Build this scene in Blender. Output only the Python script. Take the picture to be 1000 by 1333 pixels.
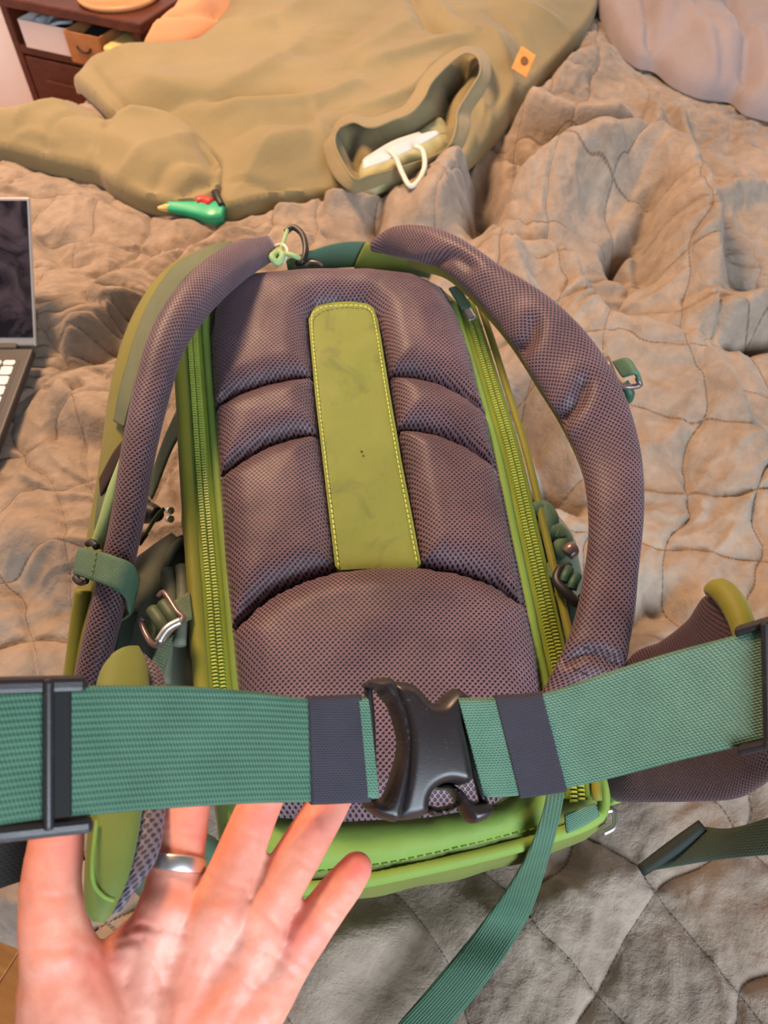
import bpy, bmesh, math, random
import numpy as np
from mathutils import Vector, Matrix
from mathutils.geometry import delaunay_2d_cdt

for o in list(bpy.data.objects):
    bpy.data.objects.remove(o)
scene = bpy.context.scene
COL = scene.collection
random.seed(4)

# ------------------------------------------------------------------ camera
FPX = 980.0
PITCH = math.radians(53.0)
CAMZ = 1.30
cam_d = bpy.data.cameras.new('camera')
cam_d.sensor_fit = 'HORIZONTAL'
cam_d.sensor_width = 36.0
cam_d.lens = 36.0 * FPX / 1000.0
cam_d.clip_start = 0.02
cam_d.dof.use_dof = True
cam_d.dof.focus_distance = 0.50
cam_d.dof.aperture_fstop = 16.0
cam = bpy.data.objects.new('camera', cam_d)
COL.objects.link(cam)
cam.location = (0, 0, CAMZ)
cam.rotation_euler = (math.pi / 2 - PITCH, 0, 0)
scene.camera = cam

# ------------------------------------------------------------------ light
world = bpy.data.worlds.new('World')
scene.world = world
world.use_nodes = True
bg = world.node_tree.nodes['Background']
bg.inputs['Color'].default_value = (0.93, 0.96, 1.0, 1)
bg.inputs['Strength'].default_value = 0.13


def area(name, loc, target, size, energy, color):
    d = bpy.data.lights.new(name, 'AREA')
    d.shape = 'RECTANGLE'
    d.size, d.size_y = size
    d.energy = energy
    d.color = color
    o = bpy.data.objects.new(name, d)
    COL.objects.link(o)
    o.location = loc
    o.rotation_euler = (Vector(target) - Vector(loc)).to_track_quat('-Z', 'Y').to_euler()
    return o


area('window_foot_wall_offscreen', (1.10, -2.00, 1.80), (0.1, 0.35, 0.7), (1.4, 1.5), 138, (0.77, 0.88, 1.0))
area('ceiling_lamp_offscreen', (-0.80, 1.70, 2.45), (-0.2, 0.85, 0.6), (0.5, 0.5), 84, (1.0, 0.62, 0.36))

scene.view_settings.view_transform = 'Standard'
scene.view_settings.look = 'None'
scene.view_settings.gamma = 1.0
scene.view_settings.use_curve_mapping = False
scene.view_settings.exposure = -0.05

# ------------------------------------------------------------------ geometry frames
CAM = np.array([0, 0, CAMZ])
FW = np.array([0, math.cos(PITCH), -math.sin(PITCH)])
UPV = np.array([0, math.sin(PITCH), math.cos(PITCH)])
RT = np.array([1.0, 0, 0])
BEDZ = 0.57


def ray(x, y):
    return FW + RT * ((x - 500.0) / FPX) + UPV * ((666.5 - y) / FPX)


def D(x, y, d):
    """the point seen at photo position x, y at distance d along the view axis"""
    return CAM + ray(x, y) * d


def Zp(x, y, z):
    """the point of the level plane z seen at photo position x, y"""
    r = ray(x, y)
    return CAM + r * ((z - CAMZ) / r[2])


# pack panel plane: lies on the bed, head end a little higher
PT = math.radians(7)
PC = D(490, 640, 0.63)
PN = np.array([0, -math.sin(PT), math.cos(PT)])
PU = np.array([1.0, 0, 0])
PV = np.array([0, math.cos(PT), math.sin(PT)])


def PP(x, y, h=0.0):
    r = ray(x, y)
    t = np.dot(PC + PN * h - CAM, PN) / np.dot(r, PN)
    return CAM + r * t


def puv(x, y, h=0.0):
    p = PP(x, y, h) - PC
    return np.array([np.dot(p, PU), np.dot(p, PV)])


def pworld(u, v, h):
    return PC + PU * u + PV * v + PN * h


# ------------------------------------------------------------------ materials
def lin(c):
    return tuple((v / 255 / 12.92) if v / 255 <= 0.04045 else ((v / 255 + 0.055) / 1.055) ** 2.4 for v in c)


class NT:
    def __init__(self, name, rough=0.7, spec=0.35):
        self.m = bpy.data.materials.new(name)
        self.m.use_nodes = True
        self.t = self.m.node_tree
        self.b = self.t.nodes['Principled BSDF']
        self.b.inputs['Roughness'].default_value = rough
        self.b.inputs['Specular IOR Level'].default_value = spec

    def n(self, typ, **kw):
        nd = self.t.nodes.new(typ)
        for k, v in kw.items():
            if k in nd.inputs and not hasattr(nd, k):
                self.put(nd.inputs[k], v)
            else:
                setattr(nd, k, v)
        return nd

    def put(self, sock, v):
        if hasattr(v, 'is_output') or isinstance(v, bpy.types.NodeSocket):
            self.t.links.new(v, sock)
        else:
            sock.default_value = v

    def math(self, op, a, b=None, c=None):
        nd = self.t.nodes.new('ShaderNodeMath')
        nd.operation = op
        self.put(nd.inputs[0], a)
        if b is not None:
            self.put(nd.inputs[1], b)
        if c is not None:
            self.put(nd.inputs[2], c)
        return nd.outputs[0]

    def coord(self, which='Object'):
        return self.n('ShaderNodeTexCoord').outputs[which]

    def noise(self, vec, scale, detail=4, rough=0.55, dist=0.0):
        nd = self.t.nodes.new('ShaderNodeTexNoise')
        self.put(nd.inputs['Vector'], vec)
        nd.inputs['Scale'].default_value = scale
        nd.inputs['Detail'].default_value = detail
        nd.inputs['Roughness'].default_value = rough
        nd.inputs['Distortion'].default_value = dist
        return nd.outputs['Fac']

    def ramp(self, fac, stops):
        nd = self.t.nodes.new('ShaderNodeValToRGB')
        el = nd.color_ramp.elements
        while len(el) < len(stops):
            el.new(0.5)
        for e, (p, c) in zip(el, stops):
            e.position = p
            e.color = (*c, 1)
        self.put(nd.inputs[0], fac)
        return nd.outputs[0]

    def mix(self, fac, a, b):
        nd = self.t.nodes.new('ShaderNodeMix')
        nd.data_type = 'RGBA'
        self.put(nd.inputs[0], fac)
        self.put(nd.inputs[6], a if isinstance(a, bpy.types.NodeSocket) else (*a, 1))
        self.put(nd.inputs[7], b if isinstance(b, bpy.types.NodeSocket) else (*b, 1))
        return nd.outputs[2]

    def bump(self, h, strength=0.4, dist=0.001, prev=None):
        nd = self.t.nodes.new('ShaderNodeBump')
        nd.inputs['Strength'].default_value = strength
        nd.inputs['Distance'].default_value = dist
        self.put(nd.inputs['Height'], h)
        if prev is not None:
            self.t.links.new(prev, nd.inputs['Normal'])
        self.t.links.new(nd.outputs[0], self.b.inputs['Normal'])
        return nd.outputs[0]

    def color(self, c):
        self.put(self.b.inputs['Base Color'], c if isinstance(c, bpy.types.NodeSocket) else (*c, 1))

    def sep(self, vec):
        nd = self.n('ShaderNodeSeparateXYZ')
        self.put(nd.inputs[0], vec)
        return nd.outputs[0], nd.outputs[1]


def cloth(name, c1, c2, scale=6, rough=0.85, weave=900, bump=0.25, sheen=0.15, wrinkle=0.0):
    m = NT(name, rough, 0.25)
    co = m.coord('Object')
    f = m.noise(co, scale, 5)
    m.color(m.ramp(f, [(0.3, c1), (0.7, c2)]))
    nb = m.bump(m.noise(co, weave, 2), bump, 0.0006)
    if wrinkle:
        m.bump(m.noise(co, 45, 5, 0.6, 0.6), wrinkle, 0.004, nb)
    m.b.inputs['Sheen Weight'].default_value = sheen
    m.b.inputs['Sheen Roughness'].default_value = 0.5
    return m.m


def plain(name, c, rough=0.5, metal=0.0, spec=0.5, var=0.15, scale=30):
    m = NT(name, rough, spec)
    f = m.noise(m.coord('Object'), scale, 4)
    m.color(m.ramp(f, [(0.3, tuple(v * (1 - var) for v in c)), (0.7, tuple(min(1, v * (1 + var)) for v in c))]))
    m.b.inputs['Metallic'].default_value = metal
    return m.m


def mesh_fabric(name, c_hi, c_lo, hole, pitch=0.0054, rad=0.29):
    m = NT(name, 0.5, 0.45)
    uv = m.coord('UV')
    u, v = m.sep(uv)
    s3 = 1.06
    x = m.math('DIVIDE', u, pitch)
    y = m.math('DIVIDE', v, pitch * s3)

    def cell(ox):
        fx = m.math('SUBTRACT', m.math('FRACT', m.math('ADD', x, ox)), 0.5)
        fy = m.math('MULTIPLY', m.math('SUBTRACT', m.math('FRACT', m.math('ADD', y, ox)), 0.5), s3)
        return m.math('SQRT', m.math('ADD', m.math('MULTIPLY', fx, fx), m.math('MULTIPLY', fy, fy)))
    d = m.math('MINIMUM', cell(0.0), cell(0.5))
    mr = m.n('ShaderNodeMapRange', interpolation_type='SMOOTHSTEP')
    m.put(mr.inputs[0], d)
    mr.inputs[1].default_value = rad - 0.08
    mr.inputs[2].default_value = rad + 0.08
    mask = mr.outputs[0]
    nf = m.noise(m.coord('Object'), 25, 4)
    base = m.ramp(nf, [(0.3, c_lo), (0.7, c_hi)])
    m.color(m.mix(mask, hole, base))
    m.bump(mask, 0.8, 0.0012)
    m.b.inputs['Sheen Weight'].default_value = 0.25
    m.b.inputs['Sheen Roughness'].default_value = 0.35
    m.b.inputs['Sheen Tint'].default_value = (0.75, 0.7, 0.9, 1)
    return m.m


def webbing_mat(name, c1, c2, across=0.0016, along=0.0011, slant=0.5, rough=0.55, strength=0.8):
    """u runs across the strap, v along it (metres)"""
    m = NT(name, rough, 0.45)
    u, v = m.sep(m.coord('UV'))
    a = m.math('DIVIDE', u, across)
    row = m.math('FLOOR', a)
    fa = m.math('ABSOLUTE', m.math('SUBTRACT', m.math('FRACT', a), 0.5))
    b = m.math('ADD', m.math('DIVIDE', v, along * 2), m.math('MULTIPLY', row, slant))
    b = m.math('ADD', b, m.math('MULTIPLY', m.math('FRACT', a), 0.5))
    fb = m.math('ABSOLUTE', m.math('SUBTRACT', m.math('FRACT', b), 0.5))
    h = m.math('SUBTRACT', 1.0, m.math('ADD', m.math('MULTIPLY', fa, 1.1), m.math('MULTIPLY', fb, 0.9)))
    n = m.noise(m.coord('Object'), 60, 3)
    hc = m.math('ADD', m.math('MULTIPLY', h, 0.8), m.math('MULTIPLY', n, 0.35))
    m.color(m.ramp(hc, [(0.2, c1), (0.85, c2)]))
    m.bump(h, strength, 0.0008)
    return m.m


M = {}
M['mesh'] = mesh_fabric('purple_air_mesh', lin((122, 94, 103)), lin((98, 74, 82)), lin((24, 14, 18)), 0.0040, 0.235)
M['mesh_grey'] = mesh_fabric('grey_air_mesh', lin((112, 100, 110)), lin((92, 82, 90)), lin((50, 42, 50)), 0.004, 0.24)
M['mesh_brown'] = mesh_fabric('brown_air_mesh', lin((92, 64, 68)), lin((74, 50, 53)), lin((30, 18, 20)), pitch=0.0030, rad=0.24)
M['green'] = cloth('lime_nylon', lin((98, 110, 48)), lin((114, 126, 58)), 9, 0.6, 1200, 0.2, 0.1, 0.12)
def strip_mat():
    m = NT('worn_lime_nylon', 0.62, 0.3)
    co = m.coord('Object')
    f = m.noise(co, 14, 4)
    g = m.noise(co, 22, 5, 0.65, 0.8)
    base = m.ramp(f, [(0.3, lin((116, 126, 56))), (0.7, lin((132, 140, 66)))])
    st_ = m.ramp(g, [(0.55, (0, 0, 0)), (0.68, (1, 1, 1))])
    m.color(m.mix(m.math('MULTIPLY', st_, 0.55), base, lin((98, 104, 60))))
    nb = m.bump(m.noise(co, 1200, 2), 0.25, 0.0006)
    m.bump(m.noise(co, 60, 4, 0.6, 0.8), 0.25, 0.003, nb)
    return m.m


M['strip'] = strip_mat()
M['ink'] = None
M['green_bright'] = cloth('bright_lime_nylon', lin((112, 142, 60)), lin((126, 156, 70)), 9, 0.6, 1200, 0.2, 0.1, 0.12)
M['olive'] = cloth('olive_nylon', lin((112, 112, 34)), lin((130, 128, 42)), 9, 0.55, 1200, 0.2, 0.1, 0.1)
M['darkgreen'] = cloth('dark_green_lining', lin((70, 98, 78)), lin((84, 112, 88)), 9, 0.6, 1200, 0.2, 0.1, 0.1)
M['pocket'] = cloth('grey_green_pocket_nylon', lin((98, 106, 92)), lin((124, 130, 112)), 12, 0.6, 900, 0.3, 0.1, 0.3)
M['webbing'] = webbing_mat('green_webbing', lin((42, 80, 63)), lin((102, 142, 118)), 0.0013, 0.0009)
M['webbing_rib'] = webbing_mat('ribbed_green_webbing', lin((38, 74, 57)), lin((76, 116, 92)), 0.0024, 0.0007, 0.5, 0.6, 0.7)
M['webbing_olive'] = webbing_mat('grey_green_webbing', lin((72, 88, 62)), lin((112, 126, 94)), 0.0016, 0.0011)
M['webbing_dark'] = webbing_mat('dark_green_webbing', lin((18, 30, 22)), lin((46, 62, 46)), 0.0016, 0.0011, 0.5, 0.75, 0.4)
M['keeper'] = webbing_mat('charcoal_elastic', lin((26, 24, 31)), lin((60, 56, 68)), 0.0011, 0.0009, 0.5, 0.8, 0.5)
M['black_web'] = webbing_mat('black_webbing', lin((12, 12, 12)), lin((34, 34, 32)), 0.0016, 0.0011, 0.5, 0.8, 0.4)
M['brown_web'] = webbing_mat('brown_webbing', lin((48, 36, 32)), lin((82, 64, 56)), 0.0012, 0.0009, 0.5, 0.8, 0.4)
M['lightgreen'] = plain('pale_green_tube_fabric', lin((150, 178, 120)), 0.6)
M['zip'] = plain('green_zip_teeth', lin((158, 172, 78)), 0.35, 0, 0.6)
M['ziptape'] = cloth('green_zip_tape', lin((100, 118, 28)), lin((116, 134, 36)), 20, 0.7, 900, 0.4)
M['thread'] = plain('yellow_thread', lin((206, 214, 96)), 0.6)
M['darkthread'] = plain('green_thread', lin((84, 116, 36)), 0.6)
M['metal'] = plain('brushed_metal', lin((214, 212, 210)), 0.38, 1.0)
M['bronze'] = plain('bronzed_plastic', lin((110, 92, 92)), 0.3, 0.2, 0.6)
M['black'] = plain('black_rubber', lin((28, 27, 30)), 0.45)


def buckle_mat():
    m = NT('scuffed_black_plastic', 0.34, 0.5)
    co = m.coord('Object')
    mp = m.n('ShaderNodeMapping')
    m.put(mp.inputs[0], co)
    mp.inputs['Scale'].default_value = (60, 260, 60)
    mp.inputs['Rotation'].default_value = (0.3, 0.4, 0.9)
    sc = m.noise(mp.outputs[0], 5, 3, 0.7)
    big = m.noise(co, 40, 3)
    f = m.math('MULTIPLY', m.math('GREATER_THAN', sc, 0.66), m.math('GREATER_THAN', big, 0.5))
    m.color(m.mix(m.math('MULTIPLY', f, 0.5), lin((36, 31, 33)), lin((110, 104, 104))))
    m.put(m.b.inputs['Roughness'], m.math('ADD', 0.28, m.math('MULTIPLY', big, 0.2)))
    m.bump(sc, 0.1, 0.0005)
    return m.m


M['buckle'] = buckle_mat()


def quilt_mat():
    m = NT('taupe_linen_quilt', 0.92, 0.15)
    co = m.coord('Object')
    f = m.noise(co, 5, 6, 0.6)
    g = m.noise(co, 38, 5, 0.65, 0.5)
    mixv = m.math('ADD', m.math('MULTIPLY', f, 0.5), m.math('MULTIPLY', g, 0.5))
    base = m.ramp(mixv, [(0.36, lin((130, 116, 103))), (0.64, lin((166, 150, 134)))])
    qa = m.n('ShaderNodeAttribute', attribute_name='qa').outputs['Fac']
    qb = m.n('ShaderNodeAttribute', attribute_name='qb').outputs['Fac']
    qm = m.n('ShaderNodeAttribute', attribute_name='qm').outputs['Fac']

    def run(a, b):
        d = m.math('MULTIPLY', m.math('ABSOLUTE', m.math('SUBTRACT', m.math('FRACT', m.math('ADD', a, 0.5)), 0.5)), 0.098)
        mr = m.n('ShaderNodeMapRange', interpolation_type='SMOOTHSTEP')
        m.put(mr.inputs[0], d)
        mr.inputs[1].default_value = 0.0004
        mr.inputs[2].default_value = 0.0012
        mr.inputs[3].default_value = 1.0
        mr.inputs[4].default_value = 0.0
        dash = m.math('ADD', 0.45, m.math('MULTIPLY', 0.55, m.math('GREATER_THAN', m.math('FRACT', m.math('MULTIPLY', b, 22.0)), 0.35)))
        return m.math('MULTIPLY', mr.outputs[0], dash)
    th = m.math('MULTIPLY', m.math('MULTIPLY', m.math('MAXIMUM', run(qa, qb), run(qb, qa)), qm), 0.65)
    m.color(m.mix(th, base, lin((74, 58, 48))))
    nb = m.bump(m.noise(co, 700, 2), 0.35, 0.0008)
    nb = m.bump(m.noise(co, 36, 5, 0.66, 0.3), 0.5, 0.008, nb)
    nb = m.bump(m.noise(co, 130, 3, 0.6, 0.6), 0.45, 0.002, nb)
    m.b.inputs['Sheen Weight'].default_value = 0.2
    return m.m


M['quilt'] = quilt_mat()
M['khaki'] = cloth('khaki_cotton', lin((130, 119, 86)), lin((148, 135, 100)), 3, 0.75, 900, 0.2, 0.15, 0.35)
M['khaki_in'] = cloth('pale_khaki_lining', lin((164, 166, 122)), lin((184, 182, 138)), 5, 0.8, 900, 0.2)
M['pillow'] = cloth('mauve_linen', lin((136, 125, 126)), lin((156, 144, 145)), 4, 0.85, 900, 0.2, 0.2, 0.3)
M['peach'] = cloth('peach_linen', lin((196, 138, 100)), lin((212, 152, 112)), 4, 0.85, 900, 0.2, 0.2, 0.2)
M['leather'] = plain('tan_leather', lin((214, 150, 72)), 0.55)
M['leather_dark'] = plain('embossed_leather', lin((120, 76, 36)), 0.6)
M['white'] = plain('white_card', lin((196, 200, 206)), 0.5, var=0.03)
M['cream'] = plain('cream_cord', lin((226, 214, 192)), 0.6, var=0.05)
M['wall'] = plain('white_painted_wall', lin((238, 230, 228)), 0.8, 0, 0.2, 0.03, 3)
M['trim'] = plain('white_gloss_trim', lin((244, 242, 242)), 0.4, 0, 0.4, 0.02, 3)


def wood(name, c1, c2, scale=4, rough=0.4, axis=(1, 12, 12)):
    m = NT(name, rough, 0.4)
    mp = m.n('ShaderNodeMapping')
    m.put(mp.inputs[0], m.coord('Object'))
    mp.inputs['Scale'].default_value = axis
    mp.inputs['Rotation'].default_value = (0, 0, math.radians(24))
    f = m.noise(mp.outputs[0], scale, 6, 0.6, 1.5)
    m.color(m.ramp(f, [(0.3, c1), (0.7, c2)]))
    m.bump(f, 0.1, 0.001)
    return m.m


M['nightwood'] = wood('dark_red_wood', lin((70, 32, 22)), lin((98, 50, 34)), 3, 0.35)
M['floorwood'] = wood('orange_oak_floor', lin((176, 104, 48)), lin((206, 134, 70)), 3, 0.4)
M['traywood'] = wood('pale_tan_wood', lin((196, 142, 94)), lin((210, 160, 110)), 4, 0.35)
M['cardboard'] = plain('brown_cardboard', lin((176, 120, 70)), 0.8)
M['ink'] = plain('dark_print', lin((50, 36, 30)), 0.7)
M['whitebox'] = plain('white_box_card', lin((226, 214, 208)), 0.6, var=0.03)
M['mattress'] = cloth('white_mattress', lin((210, 205, 196)), lin((224, 220, 212)), 5)
M['aqua'] = plain('turquoise_plastic', lin((44, 178, 134)), 0.35, var=0.04)
M['tipyellow'] = plain('pale_yellow_plastic', lin((228, 204, 130)), 0.4, var=0.05)
M['red'] = plain('red_plastic', lin((196, 54, 46)), 0.35)
M['lapgrey'] = plain('space_grey_metal', lin((48, 48, 52)), 0.5, 0.1, 0.5, 0.04)
M['lapsilver'] = plain('silver_edge', lin((206, 204, 204)), 0.35, 0.6, 0.5, 0.03)
M['key'] = plain('white_key', lin((226, 226, 232)), 0.5, var=0.02)


def screen_mat():
    m = NT('dark_smudged_glass', 0.12, 0.6)
    f = m.noise(m.coord('Object'), 22, 3, 0.6, 1.0)
    m.color(m.ramp(f, [(0.4, lin((22, 18, 28))), (0.62, lin((66, 58, 68)))]))
    m.put(m.b.inputs['Roughness'], m.math('ADD', 0.1, m.math('MULTIPLY', f, 0.4)))
    return m.m


M['screen'] = screen_mat()


def skin_mat():
    m = NT('skin', 0.5, 0.4)
    co = m.coord('Object')
    f = m.noise(co, 55, 5, 0.6, 0.4)
    base = m.ramp(f, [(0.3, lin((216, 136, 114))), (0.52, lin((226, 152, 130))), (0.72, lin((232, 170, 148)))])
    at = m.n('ShaderNodeAttribute', attribute_name='flush')
    m.color(m.mix(m.math('MULTIPLY', at.outputs['Fac'], 0.75), base, lin((226, 112, 104))))
    m.b.inputs['Subsurface Weight'].default_value = 0.25
    m.b.inputs['Subsurface Radius'].default_value = (0.012, 0.004, 0.002)
    m.b.inputs['Subsurface Scale'].default_value = 0.5
    nb = m.bump(m.noise(co, 900, 2), 0.12, 0.0005)
    vo = m.n('ShaderNodeTexVoronoi', feature='DISTANCE_TO_EDGE')
    m.put(vo.inputs['Vector'], co)
    vo.inputs['Scale'].default_value = 330
    m.bump(vo.outputs[0], 0.12, 0.0006, nb)
    return m.m


M['skin'] = skin_mat()

# ------------------------------------------------------------------ object helpers
WLOC = {}


def tag(o, label, cat, group=None, kind=None):
    if label:
        o['label'] = label
    if cat:
        o['category'] = cat
    if group:
        o['group'] = group
    if kind:
        o['kind'] = kind
    return o


def thing(name, label, cat, loc, group=None):
    o = bpy.data.objects.new(name, None)
    COL.objects.link(o)
    o.location = tuple(loc)
    o.empty_display_size = 0.05
    WLOC[o.name] = Vector(loc)
    return tag(o, label, cat, group)


def link(o, parent):
    COL.objects.link(o)
    if parent is not None:
        o.parent = parent
        off = WLOC.get(parent.name)
        if off is not None:
            o.matrix_parent_inverse = Matrix.Translation(-off)
    return o


def mk(name, verts, faces, mat, parent=None, uvs=None, loop_uvs=None, smooth=True):
    me = bpy.data.meshes.new(name)
    me.from_pydata([tuple(map(float, v)) for v in verts], [], [tuple(f) for f in faces])
    if uvs is not None or loop_uvs is not None:
        lay = me.uv_layers.new(name='UVMap')
        n = len(me.loops)
        if uvs is not None:
            vi = np.zeros(n, dtype=np.int32)
            me.loops.foreach_get('vertex_index', vi)
            arr = np.asarray(uvs, dtype=np.float32)[vi]
        else:
            arr = np.asarray(loop_uvs, dtype=np.float32)
        lay.data.foreach_set('uv', arr.ravel())
    if smooth:
        me.polygons.foreach_set('use_smooth', [True] * len(me.polygons))
    me.materials.append(M[mat] if isinstance(mat, str) else mat)
    me.update()
    o = bpy.data.objects.new(name, me)
    return link(o, parent)


def sharp(o, ang=40):
    me = o.data
    bm = bmesh.new()
    bm.from_mesh(me)
    lim = math.radians(ang)
    for e in bm.edges:
        if len(e.link_faces) == 2 and e.calc_face_angle(0) > lim:
            e.smooth = False
    bm.to_mesh(me)
    bm.free()
    return o


def cr(pts, n):
    """Catmull-Rom through pts (k, dim), n steps per span"""
    P = np.asarray(pts, dtype=float)
    if len(P) == 2:
        t = np.linspace(0, 1, n + 1)[:, None]
        return P[0] * (1 - t) + P[1] * t
    Q = np.vstack([2 * P[0] - P[1], P, 2 * P[-1] - P[-2]])
    out = []
    for i in range(1, len(Q) - 2):
        p0, p1, p2, p3 = Q[i - 1], Q[i], Q[i + 1], Q[i + 2]
        for k in range(n):
            t = k / n
            out.append(0.5 * ((2 * p1) + (-p0 + p2) * t + (2 * p0 - 5 * p1 + 4 * p2 - p3) * t * t + (-p0 + 3 * p1 - 3 * p2 + p3) * t ** 3))
    out.append(Q[-2])
    return np.array(out)


def resample(pts, step, closed=False):
    P = np.asarray(pts, dtype=float)
    if closed:
        P = np.vstack([P, P[0]])
    seg = np.linalg.norm(np.diff(P, axis=0), axis=1)
    s = np.concatenate([[0], np.cumsum(seg)])
    n = max(2, int(round(s[-1] / step)))
    q = np.linspace(0, s[-1], n + 1)
    R = np.stack([np.interp(q, s, P[:, k]) for k in range(P.shape[1])], axis=1)
    return R[:-1] if closed else R


def smooth_closed(pts, n=6):
    P = np.asarray(pts, dtype=float)
    Q = np.vstack([P[-1], P, P[0], P[1]])
    out = []
    for i in range(1, len(Q) - 2):
        p0, p1, p2, p3 = Q[i - 1], Q[i], Q[i + 1], Q[i + 2]
        for k in range(n):
            t = k / n
            out.append(0.5 * ((2 * p1) + (-p0 + p2) * t + (2 * p0 - 5 * p1 + 4 * p2 - p3) * t * t + (-p0 + 3 * p1 - 3 * p2 + p3) * t ** 3))
    return np.array(out)


def norm(v):
    v = np.asarray(v, dtype=float)
    return v / (np.linalg.norm(v) + 1e-12)


def ribbon(name, A, B, thick, mat, parent=None, n=8, ncs=20, e=2.6, face=None, bulge=None):
    """padded or flat band between two edge lines A and B"""
    k = len(A)
    th = np.full((k, 1), thick) if np.isscalar(thick) else np.asarray(thick, dtype=float)[:, None]
    S = cr(np.hstack([np.asarray(A), np.asarray(B), th]), n)
    A, B, th = S[:, :3], S[:, 3:6], S[:, 6]
    C = (A + B) / 2
    T = np.gradient(C, axis=0)
    L = np.concatenate([[0], np.cumsum(np.linalg.norm(np.diff(C, axis=0), axis=1))])
    a = np.linspace(0, 2 * math.pi, ncs + 1)
    cx = np.sign(np.cos(a)) * np.abs(np.cos(a)) ** (2 / e)
    cy = np.sign(np.sin(a)) * np.abs(np.sin(a)) ** (2 / e)
    verts, rowuv = [], []
    for i in range(len(C)):
        w = (B[i] - A[i]) / 2
        t = norm(T[i])
        nn = norm(np.cross(w, t))
        if np.dot(nn, CAM - C[i]) < 0 and face is None:
            nn = -nn
        if face is not None and np.dot(nn, face) < 0:
            nn = -nn
        hw = np.linalg.norm(w)
        pts2 = np.stack([cx * hw, cy * th[i] / 2], axis=1)
        per = np.concatenate([[0], np.cumsum(np.linalg.norm(np.diff(pts2, axis=0), axis=1))])
        rowuv.append(np.stack([per, np.full(ncs + 1, L[i])], axis=1))
        for j in range(ncs):
            p = C[i] + w * cx[j] + nn * cy[j] * th[i] / 2
            verts.append(p)
    faces, luv = [], []
    m = len(C)
    for i in range(m - 1):
        for j in range(ncs):
            j2 = (j + 1) % ncs
            faces.append((i * ncs + j, i * ncs + j2, (i + 1) * ncs + j2, (i + 1) * ncs + j))
            luv += [rowuv[i][j], rowuv[i][j + 1], rowuv[i + 1][j + 1], rowuv[i + 1][j]]
    faces.append(tuple(range(ncs)))
    luv += [rowuv[0][j] for j in range(ncs)]
    faces.append(tuple((m - 1) * ncs + j for j in reversed(range(ncs))))
    luv += [rowuv[-1][j] for j in reversed(range(ncs))]
    o = mk(name, verts, faces, mat, parent, loop_uvs=luv)
    bm = bmesh.new()
    bm.from_mesh(o.data)
    bmesh.ops.recalc_face_normals(bm, faces=bm.faces)
    bm.to_mesh(o.data)
    bm.free()
    return o


def tube_geo(pts, r, n=10, sub=6, closed=False):
    k = len(pts)
    rr = np.full((k, 1), r) if np.isscalar(r) else np.asarray(r, dtype=float)[:, None]
    H = np.hstack([np.asarray(pts, dtype=float), rr])
    S = smooth_closed(H, sub) if closed else cr(H, sub)
    C, R = S[:, :3], S[:, 3]
    m = len(C)
    if closed:
        T = np.roll(C, -1, 0) - np.roll(C, 1, 0)
    else:
        T = np.gradient(C, axis=0)
    up = np.array([0, 0, 1.0]) if abs(norm(T[0])[2]) < 0.9 else np.array([1.0, 0, 0])
    x = norm(np.cross(up, T[0]))
    verts, uvs = [], []
    for i in range(m):
        t = norm(T[i])
        x = norm(x - t * np.dot(x, t))
        y = np.cross(t, x)
        for j in range(n):
            a = 2 * math.pi * j / n
            verts.append(C[i] + R[i] * (math.cos(a) * x + math.sin(a) * y))
    faces = []
    for i in range(m if closed else m - 1):
        i2 = (i + 1) % m
        for j in range(n):
            j2 = (j + 1) % n
            faces.append((i * n + j, i * n + j2, i2 * n + j2, i2 * n + j))
    if not closed:
        faces.append(tuple(reversed(range(n))))
        faces.append(tuple((m - 1) * n + j for j in range(n)))
    return verts, faces


def tube(name, pts, r, mat, parent=None, n=10, sub=6, closed=False):
    v, f = tube_geo(pts, r, n, sub, closed)
    return mk(name, v, f, mat, parent)


def seg_dist(P, poly, closed=True):
    """distance from points P (n,2) to polyline"""
    Q = np.asarray(poly, dtype=float)
    if closed:
        Q = np.vstack([Q, Q[0]])
    best = np.full(len(P), 1e9)
    for a, b in zip(Q[:-1], Q[1:]):
        ab = b - a
        l2 = np.dot(ab, ab) + 1e-18
        t = np.clip(((P - a) @ ab) / l2, 0, 1)
        d = np.hypot(P[:, 0] - a[0] - t * ab[0], P[:, 1] - a[1] - t * ab[1])
        np.minimum(best, d, out=best)
    return best


def inside(P, poly):
    Q = np.asarray(poly)
    x, y = P[:, 0], P[:, 1]
    r = np.zeros(len(P), bool)
    j = len(Q) - 1
    for i in range(len(Q)):
        xi, yi = Q[i]
        xj, yj = Q[j]
        c = ((yi > y) != (yj > y)) & (x < (xj - xi) * (y - yi) / (yj - yi + 1e-18) + xi)
        r ^= c
        j = i
    return r


def cdt(outline, step):
    """triangulate the inside of a 2-D outline; returns points (n,2), tris, boundary indices, distance to boundary"""
    O = resample(outline, step, True)
    lo, hi = O.min(0), O.max(0)
    gx = np.arange(lo[0], hi[0], step)
    gy = np.arange(lo[1], hi[1], step * 0.866)
    X, Y = np.meshgrid(gx, gy)
    X = X + (np.arange(len(gy)) % 2)[:, None] * step * 0.5
    G = np.stack([X.ravel(), Y.ravel()], 1)
    G = G[inside(G, O)]
    G = G[seg_dist(G, O) > step * 0.55]
    P = np.vstack([O, G])
    nb = len(O)
    edges = [(i, (i + 1) % nb) for i in range(nb)]
    r = delaunay_2d_cdt([Vector(p) for p in P], edges, [], 1, 1e-7)
    V = np.array([tuple(v) for v in r[0]])
    F = [tuple(f) for f in r[2]]
    orig = r[3]
    bidx = {}
    for i, o in enumerate(orig):
        for q in o:
            if q < nb:
                bidx[q] = i
    B = [bidx[q] for q in range(nb) if q in bidx]
    return V, F, B, seg_dist(V, O)


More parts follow.
